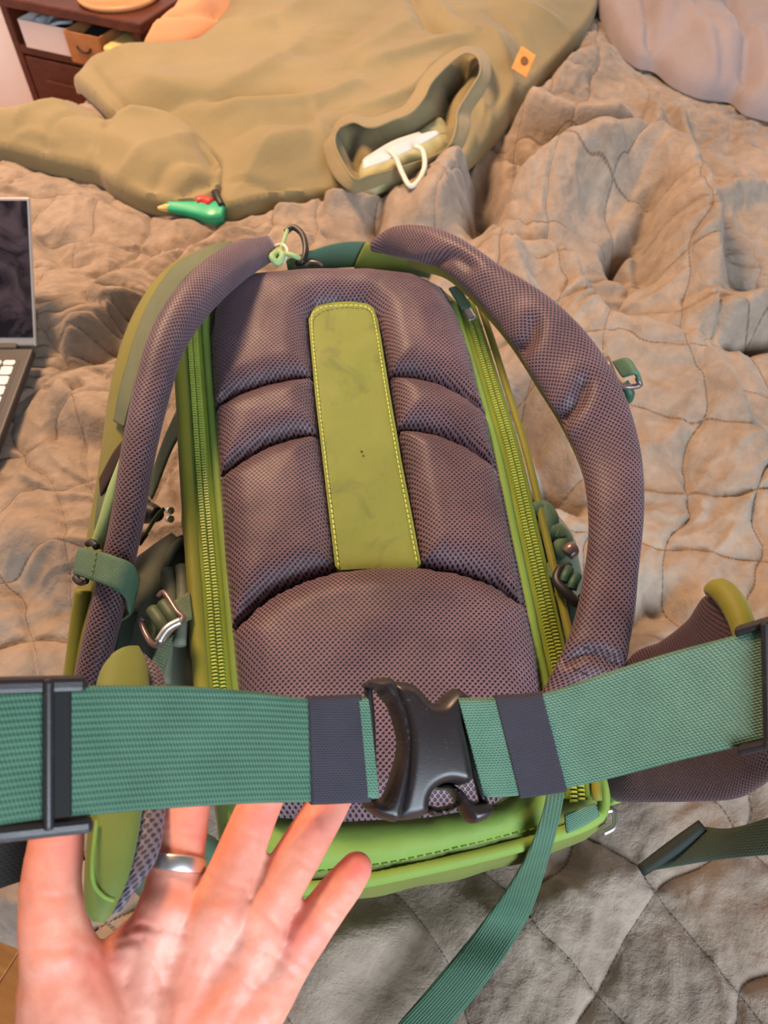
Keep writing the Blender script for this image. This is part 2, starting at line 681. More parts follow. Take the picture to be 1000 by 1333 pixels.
def sheet(name, outline, step, place, top, bottom, mat, parent=None, uvfun=None):
    """solid over a 2-D outline: place(x, y, h)->world; top(V, d)->heights; bottom height (scalar or fun)"""
    V, F, B, d = cdt(outline, step)
    h = top(V, d)
    n = len(V)
    W = [place(V[i, 0], V[i, 1], h[i]) for i in range(n)]
    hb = bottom(V[B], d[B]) if callable(bottom) else np.full(len(B), bottom)
    W += [place(V[b, 0], V[b, 1], hb[k]) for k, b in enumerate(B)]
    faces = list(F)
    m = len(B)
    # orientation
    a = V[F[0][1]] - V[F[0][0]]
    c = V[F[0][2]] - V[F[0][0]]
    for k in range(m):
        k2 = (k + 1) % m
        faces.append((B[k], n + k, n + k2, B[k2]))
    faces.append(tuple(n + k for k in range(m)))
    uv = np.vstack([V, V[B]])
    o = mk(name, W, faces, mat, parent, uvs=uv)
    bm = bmesh.new()
    bm.from_mesh(o.data)
    bmesh.ops.recalc_face_normals(bm, faces=bm.faces)
    for e in bm.edges:
        if len(e.link_faces) == 2 and e.calc_face_angle(0) > 1.0:
            e.smooth = False
    bm.to_mesh(o.data)
    bm.free()
    return o


def box(name, c, size, mat, parent=None, axes=None, bevel=0.0, seg=2):
    bm = bmesh.new()
    bmesh.ops.create_cube(bm, size=1.0)
    ax = np.eye(3) if axes is None else np.array([norm(a) for a in axes])
    bmesh.ops.scale(bm, vec=Vector(size), verts=bm.verts)
    if bevel:
        bmesh.ops.bevel(bm, geom=list(bm.edges), offset=bevel, segments=seg, affect='EDGES', profile=0.5)
    c = np.asarray(c, dtype=float)
    for v in bm.verts:
        v.co = Vector(c + ax[0] * v.co.x + ax[1] * v.co.y + ax[2] * v.co.z)
    if np.dot(np.cross(ax[0], ax[1]), ax[2]) < 0:
        bmesh.ops.reverse_faces(bm, faces=bm.faces)
    me = bpy.data.meshes.new(name)
    bm.to_mesh(me)
    bm.free()
    me.materials.append(M[mat])
    o = bpy.data.objects.new(name, me)
    return link(o, parent)


# ------------------------------------------------------------------ noise
_rs = np.random.RandomState(7)
_perm = _rs.permutation(512)
_perm = np.concatenate([_perm, _perm, _perm])
_grad = np.stack([np.cos(np.linspace(0, 2 * math.pi, 513)[:-1]), np.sin(np.linspace(0, 2 * math.pi, 513)[:-1])], 1)


def perlin(x, y):
    xi = np.floor(x).astype(int)
    yi = np.floor(y).astype(int)
    fx, fy = x - xi, y - yi

    def g(ix, iy, dx, dy):
        k = _perm[(_perm[ix & 511] + iy) & 511]
        return _grad[k, 0] * dx + _grad[k, 1] * dy
    u = fx * fx * fx * (fx * (fx * 6 - 15) + 10)
    v = fy * fy * fy * (fy * (fy * 6 - 15) + 10)
    a = g(xi, yi, fx, fy) * (1 - u) + g(xi + 1, yi, fx - 1, fy) * u
    b = g(xi, yi + 1, fx, fy - 1) * (1 - u) + g(xi + 1, yi + 1, fx - 1, fy - 1) * u
    return (a * (1 - v) + b * v) * 1.5


def fbm(x, y, o=3):
    s, a, f = 0, 1.0, 1.0
    for _ in range(o):
        s = s + a * perlin(x * f + 17.3 * f, y * f - 9.1 * f)
        a *= 0.5
        f *= 2.03
    return s


def sstep(a, b, x):
    t = np.clip((x - a) / (b - a), 0, 1)
    return t * t * (3 - 2 * t)


def zxy(pts, z=None):
    return np.array([Zp(x, y, BEDZ + 0.02 if z is None else z)[:2] for x, y in pts])


def fold(X, Y, line, h, wl, wr, p=2.0):
    """ridge (h>0) or valley (h<0) along a world line, widths left and right of its direction"""
    Q = np.asarray(line)
    lo, hi = Q.min(0) - 3 * max(wl, wr), Q.max(0) + 3 * max(wl, wr)
    out = np.zeros_like(X)
    sel = (X > lo[0]) & (X < hi[0]) & (Y > lo[1]) & (Y < hi[1])
    if not sel.any():
        return out
    px, py = X[sel], Y[sel]
    Q = resample(cr(Q, 6), 0.02)
    best = np.full(len(px), 1e9)
    side = np.zeros(len(px))
    tt = np.zeros(len(px))
    n = len(Q) - 1
    for i in range(n):
        a, b = Q[i], Q[i + 1]
        ab = b - a
        l2 = ab @ ab + 1e-18
        t = ((px - a[0]) * ab[0] + (py - a[1]) * ab[1]) / l2
        tc = np.clip(t, 0, 1)
        dx, dy = px - a[0] - tc * ab[0], py - a[1] - tc * ab[1]
        d = np.hypot(dx, dy)
        c = d < best
        best[c] = d[c]
        side[c] = (ab[0] * dy - ab[1] * dx)[c]
        tt[c] = ((i + tc) / n)[c]
    w = np.where(side > 0, wl, wr)
    env = np.clip(np.minimum(tt, 1 - tt) / 0.18, 0, 1) ** 0.6 * 0.75 + 0.25
    out[sel] = h * env * np.exp(-(best / w) ** p)
    return out


# ------------------------------------------------------------------ bed
AZ = math.radians(24)
BU = np.array([math.sin(AZ), math.cos(AZ)])     # towards the head
BV = np.array([math.cos(AZ), -math.sin(AZ)])    # towards the right
S0, S1, T0, T1 = -1.275, 0.62, -0.035, 2.30


def st(s, t, z):
    p = BV * s + BU * t
    return np.array([p[0], p[1], z])


FOLDS = [
    # (photo line, height, width left, width right)
    ([(652, 140), (690, 168), (750, 184), (835, 190)], 0.05, 0.080, 0.018),
    ([(640, 140), (630, 190), (636, 260), (622, 300)], -0.06, 0.028, 0.03),
    ([(560, 300), (590, 230), (612, 190)], 0.035, 0.07, 0.03),
    ([(660, 270), (720, 246), (800, 236), (850, 240), (885, 275), (905, 330), (918, 400)], 0.06, 0.03, 0.075),
    ([(700, 320), (740, 270), (800, 250)], 0.02, 0.05, 0.05),
    ([(830, 300), (800, 325), (815, 350)], -0.04, 0.018, 0.018),
    ([(845, 270), (838, 330), (850, 370)], -0.022, 0.02, 0.02),
    ([(775, 207), (800, 206), (822, 208)], -0.075, 0.012, 0.016), ([(655, 172), (690, 196), (750, 205)], -0.03, 0.014, 0.02),
    ([(668, 330), (735, 350), (760, 400), (800, 430), (900, 470), (960, 540), (1010, 600)], 0.03, 0.02, 0.06),
    ([(925, 440), (960, 425), (1010, 415)], 0.03, 0.05, 0.02),
    ([(910, 430), (950, 440), (1010, 436)], -0.022, 0.015, 0.02),
    ([(848, 130), (868, 180), (885, 230)], 0.018, 0.02, 0.02),
    ([(880, 130), (900, 180), (905, 260)], 0.018, 0.02, 0.014),
    ([(900, 270), (960, 250), (1010, 240)], 0.02, 0.04, 0.02),
    ([(640, 300), (690, 420), (740, 560), (765, 640)], 0.03, 0.03, 0.05),
    ([(662, 500), (690, 540), (722, 600), (748, 650)], -0.05, 0.022, 0.018),
    ([(690, 640), (740, 630), (762, 655)], -0.03, 0.02, 0.02),
    ([(760, 850), (830, 800), (900, 740)], -0.02, 0.02, 0.02),
    ([(838, 740), (900, 790), (950, 830)], -0.015, 0.015, 0.03),
    # left side
    ([(80, 400), (140, 380), (220, 340), (330, 300)], 0.03, 0.02, 0.045),
    ([(50, 440), (110, 425), (170, 400), (250, 390)], 0.034, 0.04, 0.016),
    ([(40, 452), (100, 452), (160, 425)], -0.03, 0.02, 0.025),
    ([(90, 370), (130, 350), (180, 330), (290, 285)], -0.012, 0.02, 0.02),
    ([(50, 290), (75, 320), (110, 330)], -0.03, 0.03, 0.02),
    ([(60, 490), (100, 510), (140, 560)], 0.022, 0.04, 0.03),
    ([(85, 500), (105, 490)], -0.022, 0.016, 0.016),
    ([(45, 540), (90, 555), (135, 570)], -0.016, 0.02, 0.02),
    ([(0, 740), (40, 760), (70, 800)], -0.02, 0.02, 0.03),
    ([(0, 700), (60, 700), (100, 730)], 0.02, 0.03, 0.03),
    ([(330, 265), (420, 262), (520, 255)], 0.02, 0.03, 0.03),
    ([(480, 300), (500, 250), (520, 235)], -0.015, 0.02, 0.02),
    ([(20, 210), (90, 225), (200, 260)], -0.012, 0.03, 0.03),
    ([(640, 120), (720, 100), (800, 60)], 0.02, 0.05, 0.05),
    ([(390, 1300), (450, 1230), (560, 1180)], 0.012, 0.03, 0.03),
    ([(640, 1230), (720, 1180), (840, 1120)], 0.012, 0.03, 0.04),
]
FOLDS = [(zxy(l), h, a, b) for l, h, a, b in FOLDS]


GZ = BEDZ + 0.012
BODY_PX = [(92, 94), (98, 82), (150, 73), (225, 66), (256, 54), (272, 26), (290, -14), (420, -45), (640, -45), (772, -40), (776, 10), (740, 60), (694, 108), (668, 146), (642, 176), (602, 210), (540, 226), (472, 250), (430, 252), (350, 258), (292, 270), (286, 242), (282, 208), (240, 183), (190, 168), (152, 154), (126, 128), (104, 108)]
SLEEVE_PX = [(-60, 172), (-30, 157), (30, 148), (70, 139), (92, 134), (122, 148), (145, 163), (168, 153), (205, 154), (245, 162), (266, 180), (281, 204), (292, 226), (286, 248), (262, 264), (205, 261), (168, 250), (138, 233), (120, 220), (60, 207), (0, 192), (-50, 196)]
PILLOW_PX = [(776, -20), (790, 22), (808, 52), (832, 72), (856, 78), (880, 97), (915, 112), (955, 117), (968, 128), (985, 136), (1040, 144), (1130, 120), (1120, 0), (1050, -38), (900, -42), (790, -42)]
FEET = [(zxy(BODY_PX, GZ), 0), (zxy(SLEEVE_PX, GZ), 0), (zxy(PILLOW_PX, GZ), 0), (np.array([(-.81, .61), (-.49, .61), (-.49, .85), (-.81, .85)]), 0)]
PACK_FOOT = np.array([PP(x, y, -0.10)[:2] for x, y in [(300, 380), (270, 470), (266, 600), (272, 750), (282, 890), (300, 1060), (330, 1110), (560, 1090), (740, 1040), (720, 900), (690, 740), (640, 540), (590, 400), (430, 365)]])
PACK_LO, PACK_HI = PACK_FOOT.min(0) - 0.06, PACK_FOOT.max(0) + 0.06


def quilt_low(X, Y):
    h = 0.014 * fbm(X * 3.1 + 5, Y * 3.1, 2)
    for l, hh, a, b in FOLDS:
        h = h + np.where(X < -0.1, 1.0, 1.3 + 0.5 * sstep(.6, .9, Y)) * fold(X, Y, l, hh, a * 0.85, b * 0.85)
    # flattened under the pack and around the near end
    P = np.stack([X.ravel(), Y.ravel()], 1)
    m = np.zeros(len(P))
    sel = (P[:, 0] > PACK_LO[0]) & (P[:, 0] < PACK_HI[0]) & (P[:, 1] > PACK_LO[1]) & (P[:, 1] < PACK_HI[1])
    if sel.any():
        q = P[sel]
        ins = inside(q, PACK_FOOT)
        d = seg_dist(q, PACK_FOOT)
        m[sel] = np.where(ins, 1.0, sstep(0.05, 0.0, d))
    m = m.reshape(X.shape)
    h = np.maximum(h, -0.08)
    h = h * (1 - m) - 0.012 * m
    g = np.zeros(len(P))
    for foot, dep in FEET:
        lo, hi = foot.min(0) - 0.06, foot.max(0) + 0.06
        sel = (P[:, 0] > lo[0]) & (P[:, 0] < hi[0]) & (P[:, 1] > lo[1]) & (P[:, 1] < hi[1])
        if sel.any():
            q = P[sel]
            g[sel] = np.maximum(g[sel], np.where(inside(q, foot), 1.0, sstep(0.05, 0.0, seg_dist(q, foot))))
    g = g.reshape(X.shape)
    return h * (1 - g) - 0.022 * g


def quilt_fine(X, Y):
    wx = 0.035 * fbm(X * 4 + 3, Y * 4 + 8, 2)
    wy = 0.035 * fbm(X * 4 - 7, Y * 4 + 2, 2)
    r1 = np.clip(1 - np.abs(fbm(X * 6 + wx * 30, Y * 6 + wy * 30, 2)), 0, 1)
    r2 = np.clip(1 - np.abs(fbm(X * 15 + wx * 40 + 4, Y * 15 + wy * 40, 2)), 0, 1)
    amp = 0.6 + 0.5 * sstep(0.25, 0.6, Y)
    h = amp * (0.009 * (r1 ** 2 - 0.5) + 0.0028 * (r2 ** 2.5 - 0.4))
    h = h + 0.0016 * fbm(X * 38 + wx * 60, Y * 38 + wy * 60, 2)
    # stitched diamonds
    left = sstep(-0.15, -0.42, X) * sstep(0.95, 0.75, Y)
    near = sstep(0.42, 0.12, Y)
    phi = np.radians(14 + 36 * np.maximum(left, near))
    x0 = X + 0.9 * wx + 0.016 * fbm(X * 9, Y * 9 + 5, 2)
    y0 = Y + 0.9 * wy + 0.016 * fbm(X * 9 + 9, Y * 9, 2)
    cxp, cyp = 0.25, 0.12
    a = (np.cos(phi) * (x0 - cxp) - np.sin(phi) * (y0 - cyp)) / 0.098
    b = (np.sin(phi) * (x0 - cxp) + np.cos(phi) * (y0 - cyp)) / 0.098
    da = np.abs(a - np.round(a)) * 0.098
    db = np.abs(b - np.round(b)) * 0.098
    dmin = np.minimum(da, db)
    along = np.where(da < db, b, a) * 0.098
    smooth_part = sstep(0.45, 0.62, X) * sstep(0.95, 1.15, Y)
    qa = (0.75 + 0.5 * fbm(X * 5 + 1, Y * 5 + 1, 1)) * (1 - 0.75 * smooth_part)
    h = h + qa * (0.0105 * (1 - np.exp(-dmin / 0.012)) - 0.0032 * np.exp(-(dmin / 0.0028) ** 2))
    # small puckers running into the seams
    h = h + 0.0022 * np.exp(-dmin / 0.014) * fbm(along * 60, dmin * 20, 1)
    return h, (a, b, 1 - 0.8 * smooth_part)


def build_quilt():
    step = 0.0026
    over = 0.42
    s = np.arange(S0 - over, S1 + 0.10, step)
    t = np.arange(T0 - over, T1 + 0.04, step)
    # coarser on the hanging sides
    s = np.concatenate([np.arange(S0 - over, S0 - 0.13, 0.012), np.arange(S0 - 0.13, S1 + 0.10, step)])
    t = np.concatenate([np.arange(T0 - over, T0 - 0.07, 0.010), np.arange(T0 - 0.07, T1 + 0.04, step)])
    S, T = np.meshgrid(s, t)
    r = 0.05

    S0e = S0

    def edge(q):
        """arc-length q beyond an edge -> (outward, down)"""
        q = np.maximum(q, 0)
        a = np.minimum(q / r, math.pi / 2)
        out = r * np.sin(a)
        dn = r * (1 - np.cos(a)) + np.maximum(q - r * math.pi / 2, 0)
        return out, dn
    ql = S0e + r - S
    qn = T0 + r - T
    ol, dl = edge(ql)
    on, dn = edge(qn)
    s2 = np.where(ql > 0, S0e + r - ol, S)
    t2 = np.where(qn > 0, T0 + r - on, T)
    drop = np.minimum(np.maximum(dl, dn) + 0.3 * np.minimum(dl, dn), 0.46)
    X = BV[0] * s2 + BU[0] * t2
    Y = BV[1] * s2 + BU[1] * t2
    X0 = BV[0] * S + BU[0] * T
    Y0 = BV[1] * S + BU[1] * T
    flat = sstep(0.10, 0.0, np.maximum(dl, dn))
    hf, stitch = quilt_fine(X0, Y0)
    hl = quilt_low(X0, Y0)
    Zz = BEDZ + hl * flat + hf * (0.3 + 0.7 * flat) - drop
    # hanging folds push outwards
    wob = 0.02 * (1 - flat) * fbm(X0 * 4 + 2, Y0 * 4, 2) + (1 - flat) * hf
    X = X - (BV[0] * (dl > dn) + BU[0] * (dn >= dl)) * wob
    Y = Y - (BV[1] * (dl > dn) + BU[1] * (dn >= dl)) * wob
    ny, nx = X.shape
    co = np.stack([X, Y, Zz], -1).reshape(-1, 3).astype(np.float32)
    idx = np.arange(ny * nx).reshape(ny, nx)
    q = np.stack([idx[:-1, :-1], idx[:-1, 1:], idx[1:, 1:], idx[1:, :-1]], -1).reshape(-1, 4)
    me = bpy.data.meshes.new('quilt')
    me.vertices.add(len(co))
    me.vertices.foreach_set('co', co.ravel())
    me.loops.add(q.size)
    me.loops.foreach_set('vertex_index', q.ravel().astype(np.int32))
    me.polygons.add(len(q))
    me.polygons.foreach_set('loop_start', np.arange(0, q.size, 4, dtype=np.int32))
    me.polygons.foreach_set('use_smooth', np.ones(len(q), dtype=bool))
    me.update(calc_edges=True)
    for nm, arr in zip(('qa', 'qb', 'qm'), stitch):
        at = me.attributes.new(nm, 'FLOAT', 'POINT')
        at.data.foreach_set('value', np.ascontiguousarray(arr).ravel().astype(np.float32))
    me.materials.append(M['quilt'])
    o = bpy.data.objects.new('quilt', me)
    COL.objects.link(o)
    tag(o, 'rumpled taupe linen quilt with stitched squares spread over the bed', 'quilt')


def on_quilt(px, py, off=0.0):
    """point of the quilt surface seen at photo position px, py, raised by off"""
    z = BEDZ
    for _ in range(4):
        p = Zp(px, py, z)
        X, Y = np.array([p[0]]), np.array([p[1]])
        z = BEDZ + float(quilt_low(X, Y)[0]) + float(quilt_fine(X, Y)[0][0]) + off
    return Zp(px, py, z)


# room shell
def wallbox(name, c, size, mat, axes=None):
    o = box(name, c, size, mat, None, axes)
    o['kind'] = 'structure'
    return o


AX3 = [np.array([BV[0], BV[1], 0]), np.array([BU[0], BU[1], 0]), np.array([0, 0, 1.0])]
floor = wallbox('floor', st(-0.3, 0.8, -0.03), (5.2, 4.4, 0.04), 'floorwood', AX3)
# floor boards near the foot of the bed
pw = 0.075
pk = bpy.data.meshes.new('floor_plank')
bmp = bmesh.new()
bmesh.ops.create_cube(bmp, size=1.0)
bmesh.ops.scale(bmp, vec=(pw - 0.0015, 1.4, 0.012), verts=bmp.verts)
bmesh.ops.bevel(bmp, geom=list(bmp.edges), offset=0.001, segments=1, affect='EDGES')
bmp.to_mesh(pk)
bmp.free()
pk.materials.append(M['floorwood'])
for i in range(22):
    for j in range(2):
        o = bpy.data.objects.new('floor_plank', pk)
        COL.objects.link(o)
        o.parent = floor
        p = st(-1.5 + i * pw, -0.55 + j * 1.4 - 0.35 * (i % 3), -0.005)
        o.location = tuple(p)
        o.rotation_euler = (0, 0, -AZ)

wallbox('wall_back', st(-0.3, 2.62, 1.3), (5.2, 0.08, 2.6), 'wall', AX3)
wallbox('wall_left', st(-2.35, 0.9, 1.3), (0.08, 3.4, 2.6), 'wall', AX3)
wallbox('baseboard_back', st(-1.7, 2.57, 0.09), (1.2, 0.025, 0.18), 'trim', AX3)
DOOR_AT = Zp(182, 31, .59)[:2] - BV * 0.78 + BU * 0.16
wallbox('door_1', (DOOR_AT[0], DOOR_AT[1], 1.02), (0.46, 0.04, 2.0), 'trim', AX3)

bed = thing('bed', 'wide bed with mattress under the taupe quilt', 'bed', st(-0.28, 1.0, 0.0))
box('mattress', st((S0 + S1) / 2 + 0.01, (T0 + T1) / 2 + 0.02, 0.37), (S1 - S0 - 0.10, T1 - T0 - 0.10, 0.22), 'mattress', bed, AX3, 0.03, 3)
box('bed_base', st((S0 + S1) / 2, (T0 + T1) / 2, 0.20), (S1 - S0 - 0.14, T1 - T0 - 0.14, 0.14), 'nightwood', bed, AX3, 0.006)
for a in (0.1, 0.9):
    for b in (0.1, 0.9):
        box('leg', st(S0 + (S1 - S0) * a, T0 + (T1 - T0) * b, 0.068), (0.07, 0.07, 0.136), 'nightwood', bed, AX3, 0.004)
build_quilt()

# ------------------------------------------------------------------ backpack
pack = thing('backpack', 'green and purple hiking backpack lying harness up on the taupe quilt', 'backpack', (0.0, 0.36, BEDZ))


def pu(pts, h=0.0):
    return np.array([puv(x, y, h) for x, y in pts])


HB = -0.012
body_px = [(300, 352), (264, 400), (240, 470), (234, 600), (240, 750), (252, 890), (276, 1040), (292, 1120),
           (330, 1158), (400, 1160), (560, 1132), (700, 1098), (782, 1068), (794, 1035), (768, 960), (738, 870), (705, 740),
           (676, 620), (645, 500), (617, 420), (592, 378), (540, 352), (430, 345)]
body_o = resample(smooth_closed(pu(body_px, HB), 5), 0.006, True)


def build_body():
    V, F, B, d = cdt(body_o, 0.008)
    cen = V.mean(0)
    h = HB - 0.012 * (1 - np.clip(d / 0.012, 0, 1)) ** 2
    W = [pworld(V[i, 0], V[i, 1], h[i]) for i in range(len(V))]
    faces = list(F)
    prev = list(B)
    prof = [(-0.035, 0.004), (-0.07, 0.006), (-0.12, 0.002), (-0.17, -0.012), (-0.21, -0.045)]
    nB = len(B)
    # outward normals of the outline
    bo = V[B]
    tn = np.roll(bo, -1, 0) - np.roll(bo, 1, 0)
    nrm = np.stack([tn[:, 1], -tn[:, 0]], 1)
    nrm /= np.linalg.norm(nrm, axis=1)[:, None]
    if np.mean(np.sum(nrm * (bo - cen), 1)) < 0:
        nrm = -nrm
    for hh, off in prof:
        base = len(W)
        for k in range(nB):
            q = bo[k] + nrm[k] * (off + 0.0008 * math.sin(k * 0.9))
            p = pworld(q[0], q[1], hh)
            p[2] = max(p[2], BEDZ + 0.004)
            W.append(p)
        for k in range(nB):
            k2 = (k + 1) % nB
            faces.append((prev[k], base + k, base + k2, prev[k2]))
        prev = [base + k for k in range(nB)]
    base = len(W)
    for k in range(nB):
        q = cen + (bo[k] - cen) * 0.72
        W.append(np.array([*pworld(q[0], q[1], -0.23)[:2], BEDZ + 0.002]))
    for k in range(nB):
        k2 = (k + 1) % nB
        faces.append((prev[k], base + k, base + k2, prev[k2]))
    faces.append(tuple(base + k for k in range(nB)))
    o = mk('pack_body', W, faces, 'green', pack)
    bm = bmesh.new()
    bm.from_mesh(o.data)
    bmesh.ops.recalc_face_normals(bm, faces=bm.faces)
    bm.to_mesh(o.data)
    bm.free()
    return o


body = build_body()

# padded mesh panels of the back
cL1 = [(277, 528), (308, 510), (345, 497), (380, 490), (409, 487)]
cR1 = [(506, 486), (540, 488), (572, 495), (605, 511), (636, 535)]
cL2 = [(284, 617), (312, 597), (345, 578), (380, 567), (415, 561)]
cR2 = [(516, 556), (545, 557), (575, 563), (610, 578), (648, 604)]
cB = [(300, 820), (330, 788), (360, 767), (400, 750), (440, 739), (490, 734), (546, 734), (600, 742), (645, 757), (686, 786)]
pads = {
    'upper_pad': [(272, 430), (277, 395), (300, 362), (335, 351), (400, 346), (480, 346), (540, 353), (575, 370), (597, 405), (613, 450), (625, 500)] + cR1[::-1]
                 + [(499, 450), (491, 412), (475, 398), (440, 395), (412, 400), (402, 412), (403, 445)] + cL1[::-1],
    'middle_pad': cL1 + cL2[::-1],
    'middle_pad.r': cR1 + cR2[::-1],
    'lower_pad': cL2 + [(426, 640)] + [(440, 739), (400, 750), (360, 767), (330, 788), (300, 820), (290, 720)],
    'lower_pad.r': cR2 + [(666, 690), (686, 786), (645, 757), (600, 742), (546, 734), (532, 650)],
    'lumbar_pad': cB + [(702, 850), (710, 910), (706, 970), (690, 1015), (640, 1046), (560, 1060), (440, 1066), (352, 1060), (328, 1040), (314, 960), (306, 880)],
}
allpad = pu([(272, 430), (277, 395), (300, 362), (335, 351), (400, 346), (480, 346), (540, 353), (575, 370), (597, 405), (613, 450), (640, 545), (668, 690), (690, 800), (710, 910), (700, 1000), (640, 1046), (560, 1060), (440, 1066), (352, 1060), (328, 1040), (314, 960), (303, 850), (285, 620), (276, 510)])
pc_u = lambda v: np.interp(v, [-0.3, 0.25], [0.012, -0.03])


def base_dome(V):
    return 0.006 * np.clip(1 - (V[:, 0] / 0.16) ** 2, 0, 1)


sheet('pad_backing', allpad, 0.008, pworld, lambda V, d: -0.004 + 0.0 * d, HB - 0.004, 'mesh', pack)
stripo = pu([(402, 418), (409, 403), (425, 397), (470, 396), (485, 402), (492, 420), (505, 500), (522, 600), (548, 737), (545, 742), (440, 745), (437, 742), (425, 640), (411, 520)], 0.004)


def pad(name, px, T=0.017, rr=0.02):
    out = pu(px, 0.008)

    def top(V, d):
        q = np.clip(d / rr, 0, 1)
        hh = -0.003 + T * np.sqrt(np.clip(1 - (1 - q) ** 2.2, 0, 1))
        hh = hh + base_dome(V) * q + 0.0012 * fbm(V[:, 0] * 18, V[:, 1] * 18, 2) * q
        hh = hh + 0.004 * sstep(0, 0.06, d)
        return hh
    return sheet(name.split('.')[0], out, 0.0042, pworld, top, -0.006, 'mesh', pack)


for k, v in pads.items():
    pad(k, v, 0.019 if k == 'lumbar_pad' else 0.016, 0.026 if k == 'lumbar_pad' else 0.021)

strip = sheet('center_strip', stripo, 0.006, pworld,
              lambda V, d: 0.008 + 0.0015 * fbm(V[:, 0] * 25, V[:, 1] * 18, 2) + 0.001 * np.clip(d / 0.004, 0, 1), -0.003, 'strip', pack)
dot = PP(471, 588, 0.0105)
mk('pinhole', [dot + PU * .0013 * math.cos(a) + PV * .0013 * math.sin(a) for a in np.linspace(0, 2 * math.pi, 11)[:-1]] + [dot + PN * .0004], [(i, (i + 1) % 10, 10) for i in range(10)], 'ink', strip)


def stitch_run(name, pts3, nrm, parent, mat='thread', dash=0.0032, gap=0.0016, w=0.0011, hgt=0.0007):
    """row of thread dashes along a 3-D line"""
    P = resample(pts3, dash + gap)
    verts, faces = [], []
    for a, b in zip(P[:-1], P[1:]):
        t = norm(b - a)
        s = norm(np.cross(nrm, t))
        b2 = a + t * dash
        k = len(verts)
        for q in (a, b2):
            verts += [q - s * w / 2, q + nrm * hgt, q + s * w / 2]
        faces += [(k, k + 3, k + 4, k + 1), (k + 1, k + 4, k + 5, k + 2), (k, k + 1, k + 2), (k + 3, k + 5, k + 4)]
    o = mk(name, verts, faces, mat, parent)
    o['kind'] = 'stuff'
    return o


so = [(441, 738), (429, 640), (415, 520), (406, 420), (412, 406), (427, 400), (469, 399), (482, 405), (488, 420), (501, 500), (518, 600), (543, 733)]
stitch_run('stitching', np.array([pworld(*q, 0.0105) for q in cr(pu(so, 0.009), 8)]), PN, strip)

# zippers along both sides
zipL = [(252, 408), (253, 450), (258, 520), (265, 620), (272, 700), (280, 790), (287, 880), (296, 970), (306, 1040)]
zipR = [(605, 398), (622, 450), (640, 510), (666, 600), (688, 700), (708, 790), (725, 870), (742, 950), (750, 1042)]


def zipper(px, side):
    c = resample(cr(pu(px, HB), 6), 0.0028)
    C = np.array([pworld(u, v, -0.006) for u, v in c])
    T = np.gradient(C, axis=0)
    T /= np.linalg.norm(T, axis=1)[:, None]
    S = np.cross(T, PN)
    S /= np.linalg.norm(S, axis=1)[:, None]
    w = 0.0092
    idx = np.linspace(0, len(C) - 1, 14).astype(int)
    z = ribbon('zipper', C[idx] - S[idx] * w - PN * 0.002, C[idx] + S[idx] * w - PN * 0.002, 0.004, 'ziptape', pack, 6, 10, 4)
    verts, faces = [], []
    for i in range(len(C)):
        for sg in (-1, 1):
            c0 = C[i] + T[i] * (0.0014 if sg > 0 else 0) + S[i] * sg * 0.0026 + PN * 0.0012
            a, b, h = 0.0010, 0.0028, 0.0017
            k = len(verts)
            for dz in (-1, 1):
                sc = 1.0 if dz < 0 else 0.6
                for da, db in ((-1, -1), (1, -1), (1, 1), (-1, 1)):
                    verts.append(c0 + T[i] * da * a * sc + S[i] * db * b * sc + PN * dz * h)
            faces += [(k + 4, k + 5, k + 6, k + 7), (k, k + 1, k + 5, k + 4), (k + 1, k + 2, k + 6, k + 5), (k + 2, k + 3, k + 7, k + 6), (k + 3, k, k + 4, k + 7)]
    o = mk('zipper_teeth', verts, faces, 'zip', z, smooth=False)
    o['kind'] = 'stuff'
    # piping beside the chain
    for off, r, mt in ((side * 0.0128, 0.0042, 'green_bright'), (side * -0.0135, 0.0060 if side < 0 else 0.0034, 'olive')):
        tube('piping', [C[i] + S[i] * off - PN * 0.001 for i in idx], r, mt, pack, 10, 6)
    return C


CL = zipper(zipL, -1)
CRr = zipper(zipR, 1)


def slider(px, py, h, ang):
    c = PP(px, py, h)
    t = PU * math.cos(ang) + PV * math.sin(ang)
    s = np.cross(PN, t)
    b = box('zip_slider', c, (0.016, 0.009, 0.006), 'metal', pack, [t, s, PN], 0.002)
    box('zip_pull', c + t * 0.022 + PN * 0.003, (0.03, 0.011, 0.003), 'darkgreen', b, [t, s, PN], 0.001)


slider(611, 410, 0.004, math.radians(112))

# bottom panel seams
seam = [(345, 1128), (400, 1134), (480, 1128), (560, 1112), (640, 1092), (700, 1078)]
stitch_run('seam_stitching', np.array([pworld(*q, HB + 0.0008) for q in cr(pu(seam, HB), 8)]), PN, body, 'darkthread', 0.004, 0.002, 0.0014)
tube('bottom_piping', [pworld(*puv(x, y, HB), HB - 0.004) for x, y in [(300, 1118), (340, 1150), (420, 1154), (560, 1128), (690, 1096), (770, 1068), (788, 1040), (776, 985)]], 0.0045, 'green_bright', pack, 10, 8)
bpo = pu([(352, 1064), (440, 1070), (560, 1062), (650, 1048), (705, 1000), (722, 1000), (724, 1060), (690, 1080), (640, 1094), (560, 1113), (480, 1128), (400, 1134), (345, 1128), (322, 1090), (318, 1050)], HB)
sheet('bottom_panel', bpo, 0.006, pworld, lambda V, d: HB + 0.007 * np.sqrt(np.clip(1 - (1 - np.clip(d / 0.016, 0, 1)) ** 2, 0, 1)) + 0.0012 * fbm(V[:, 0] * 20, V[:, 1] * 20, 2), HB - 0.01, 'green_bright', pack)
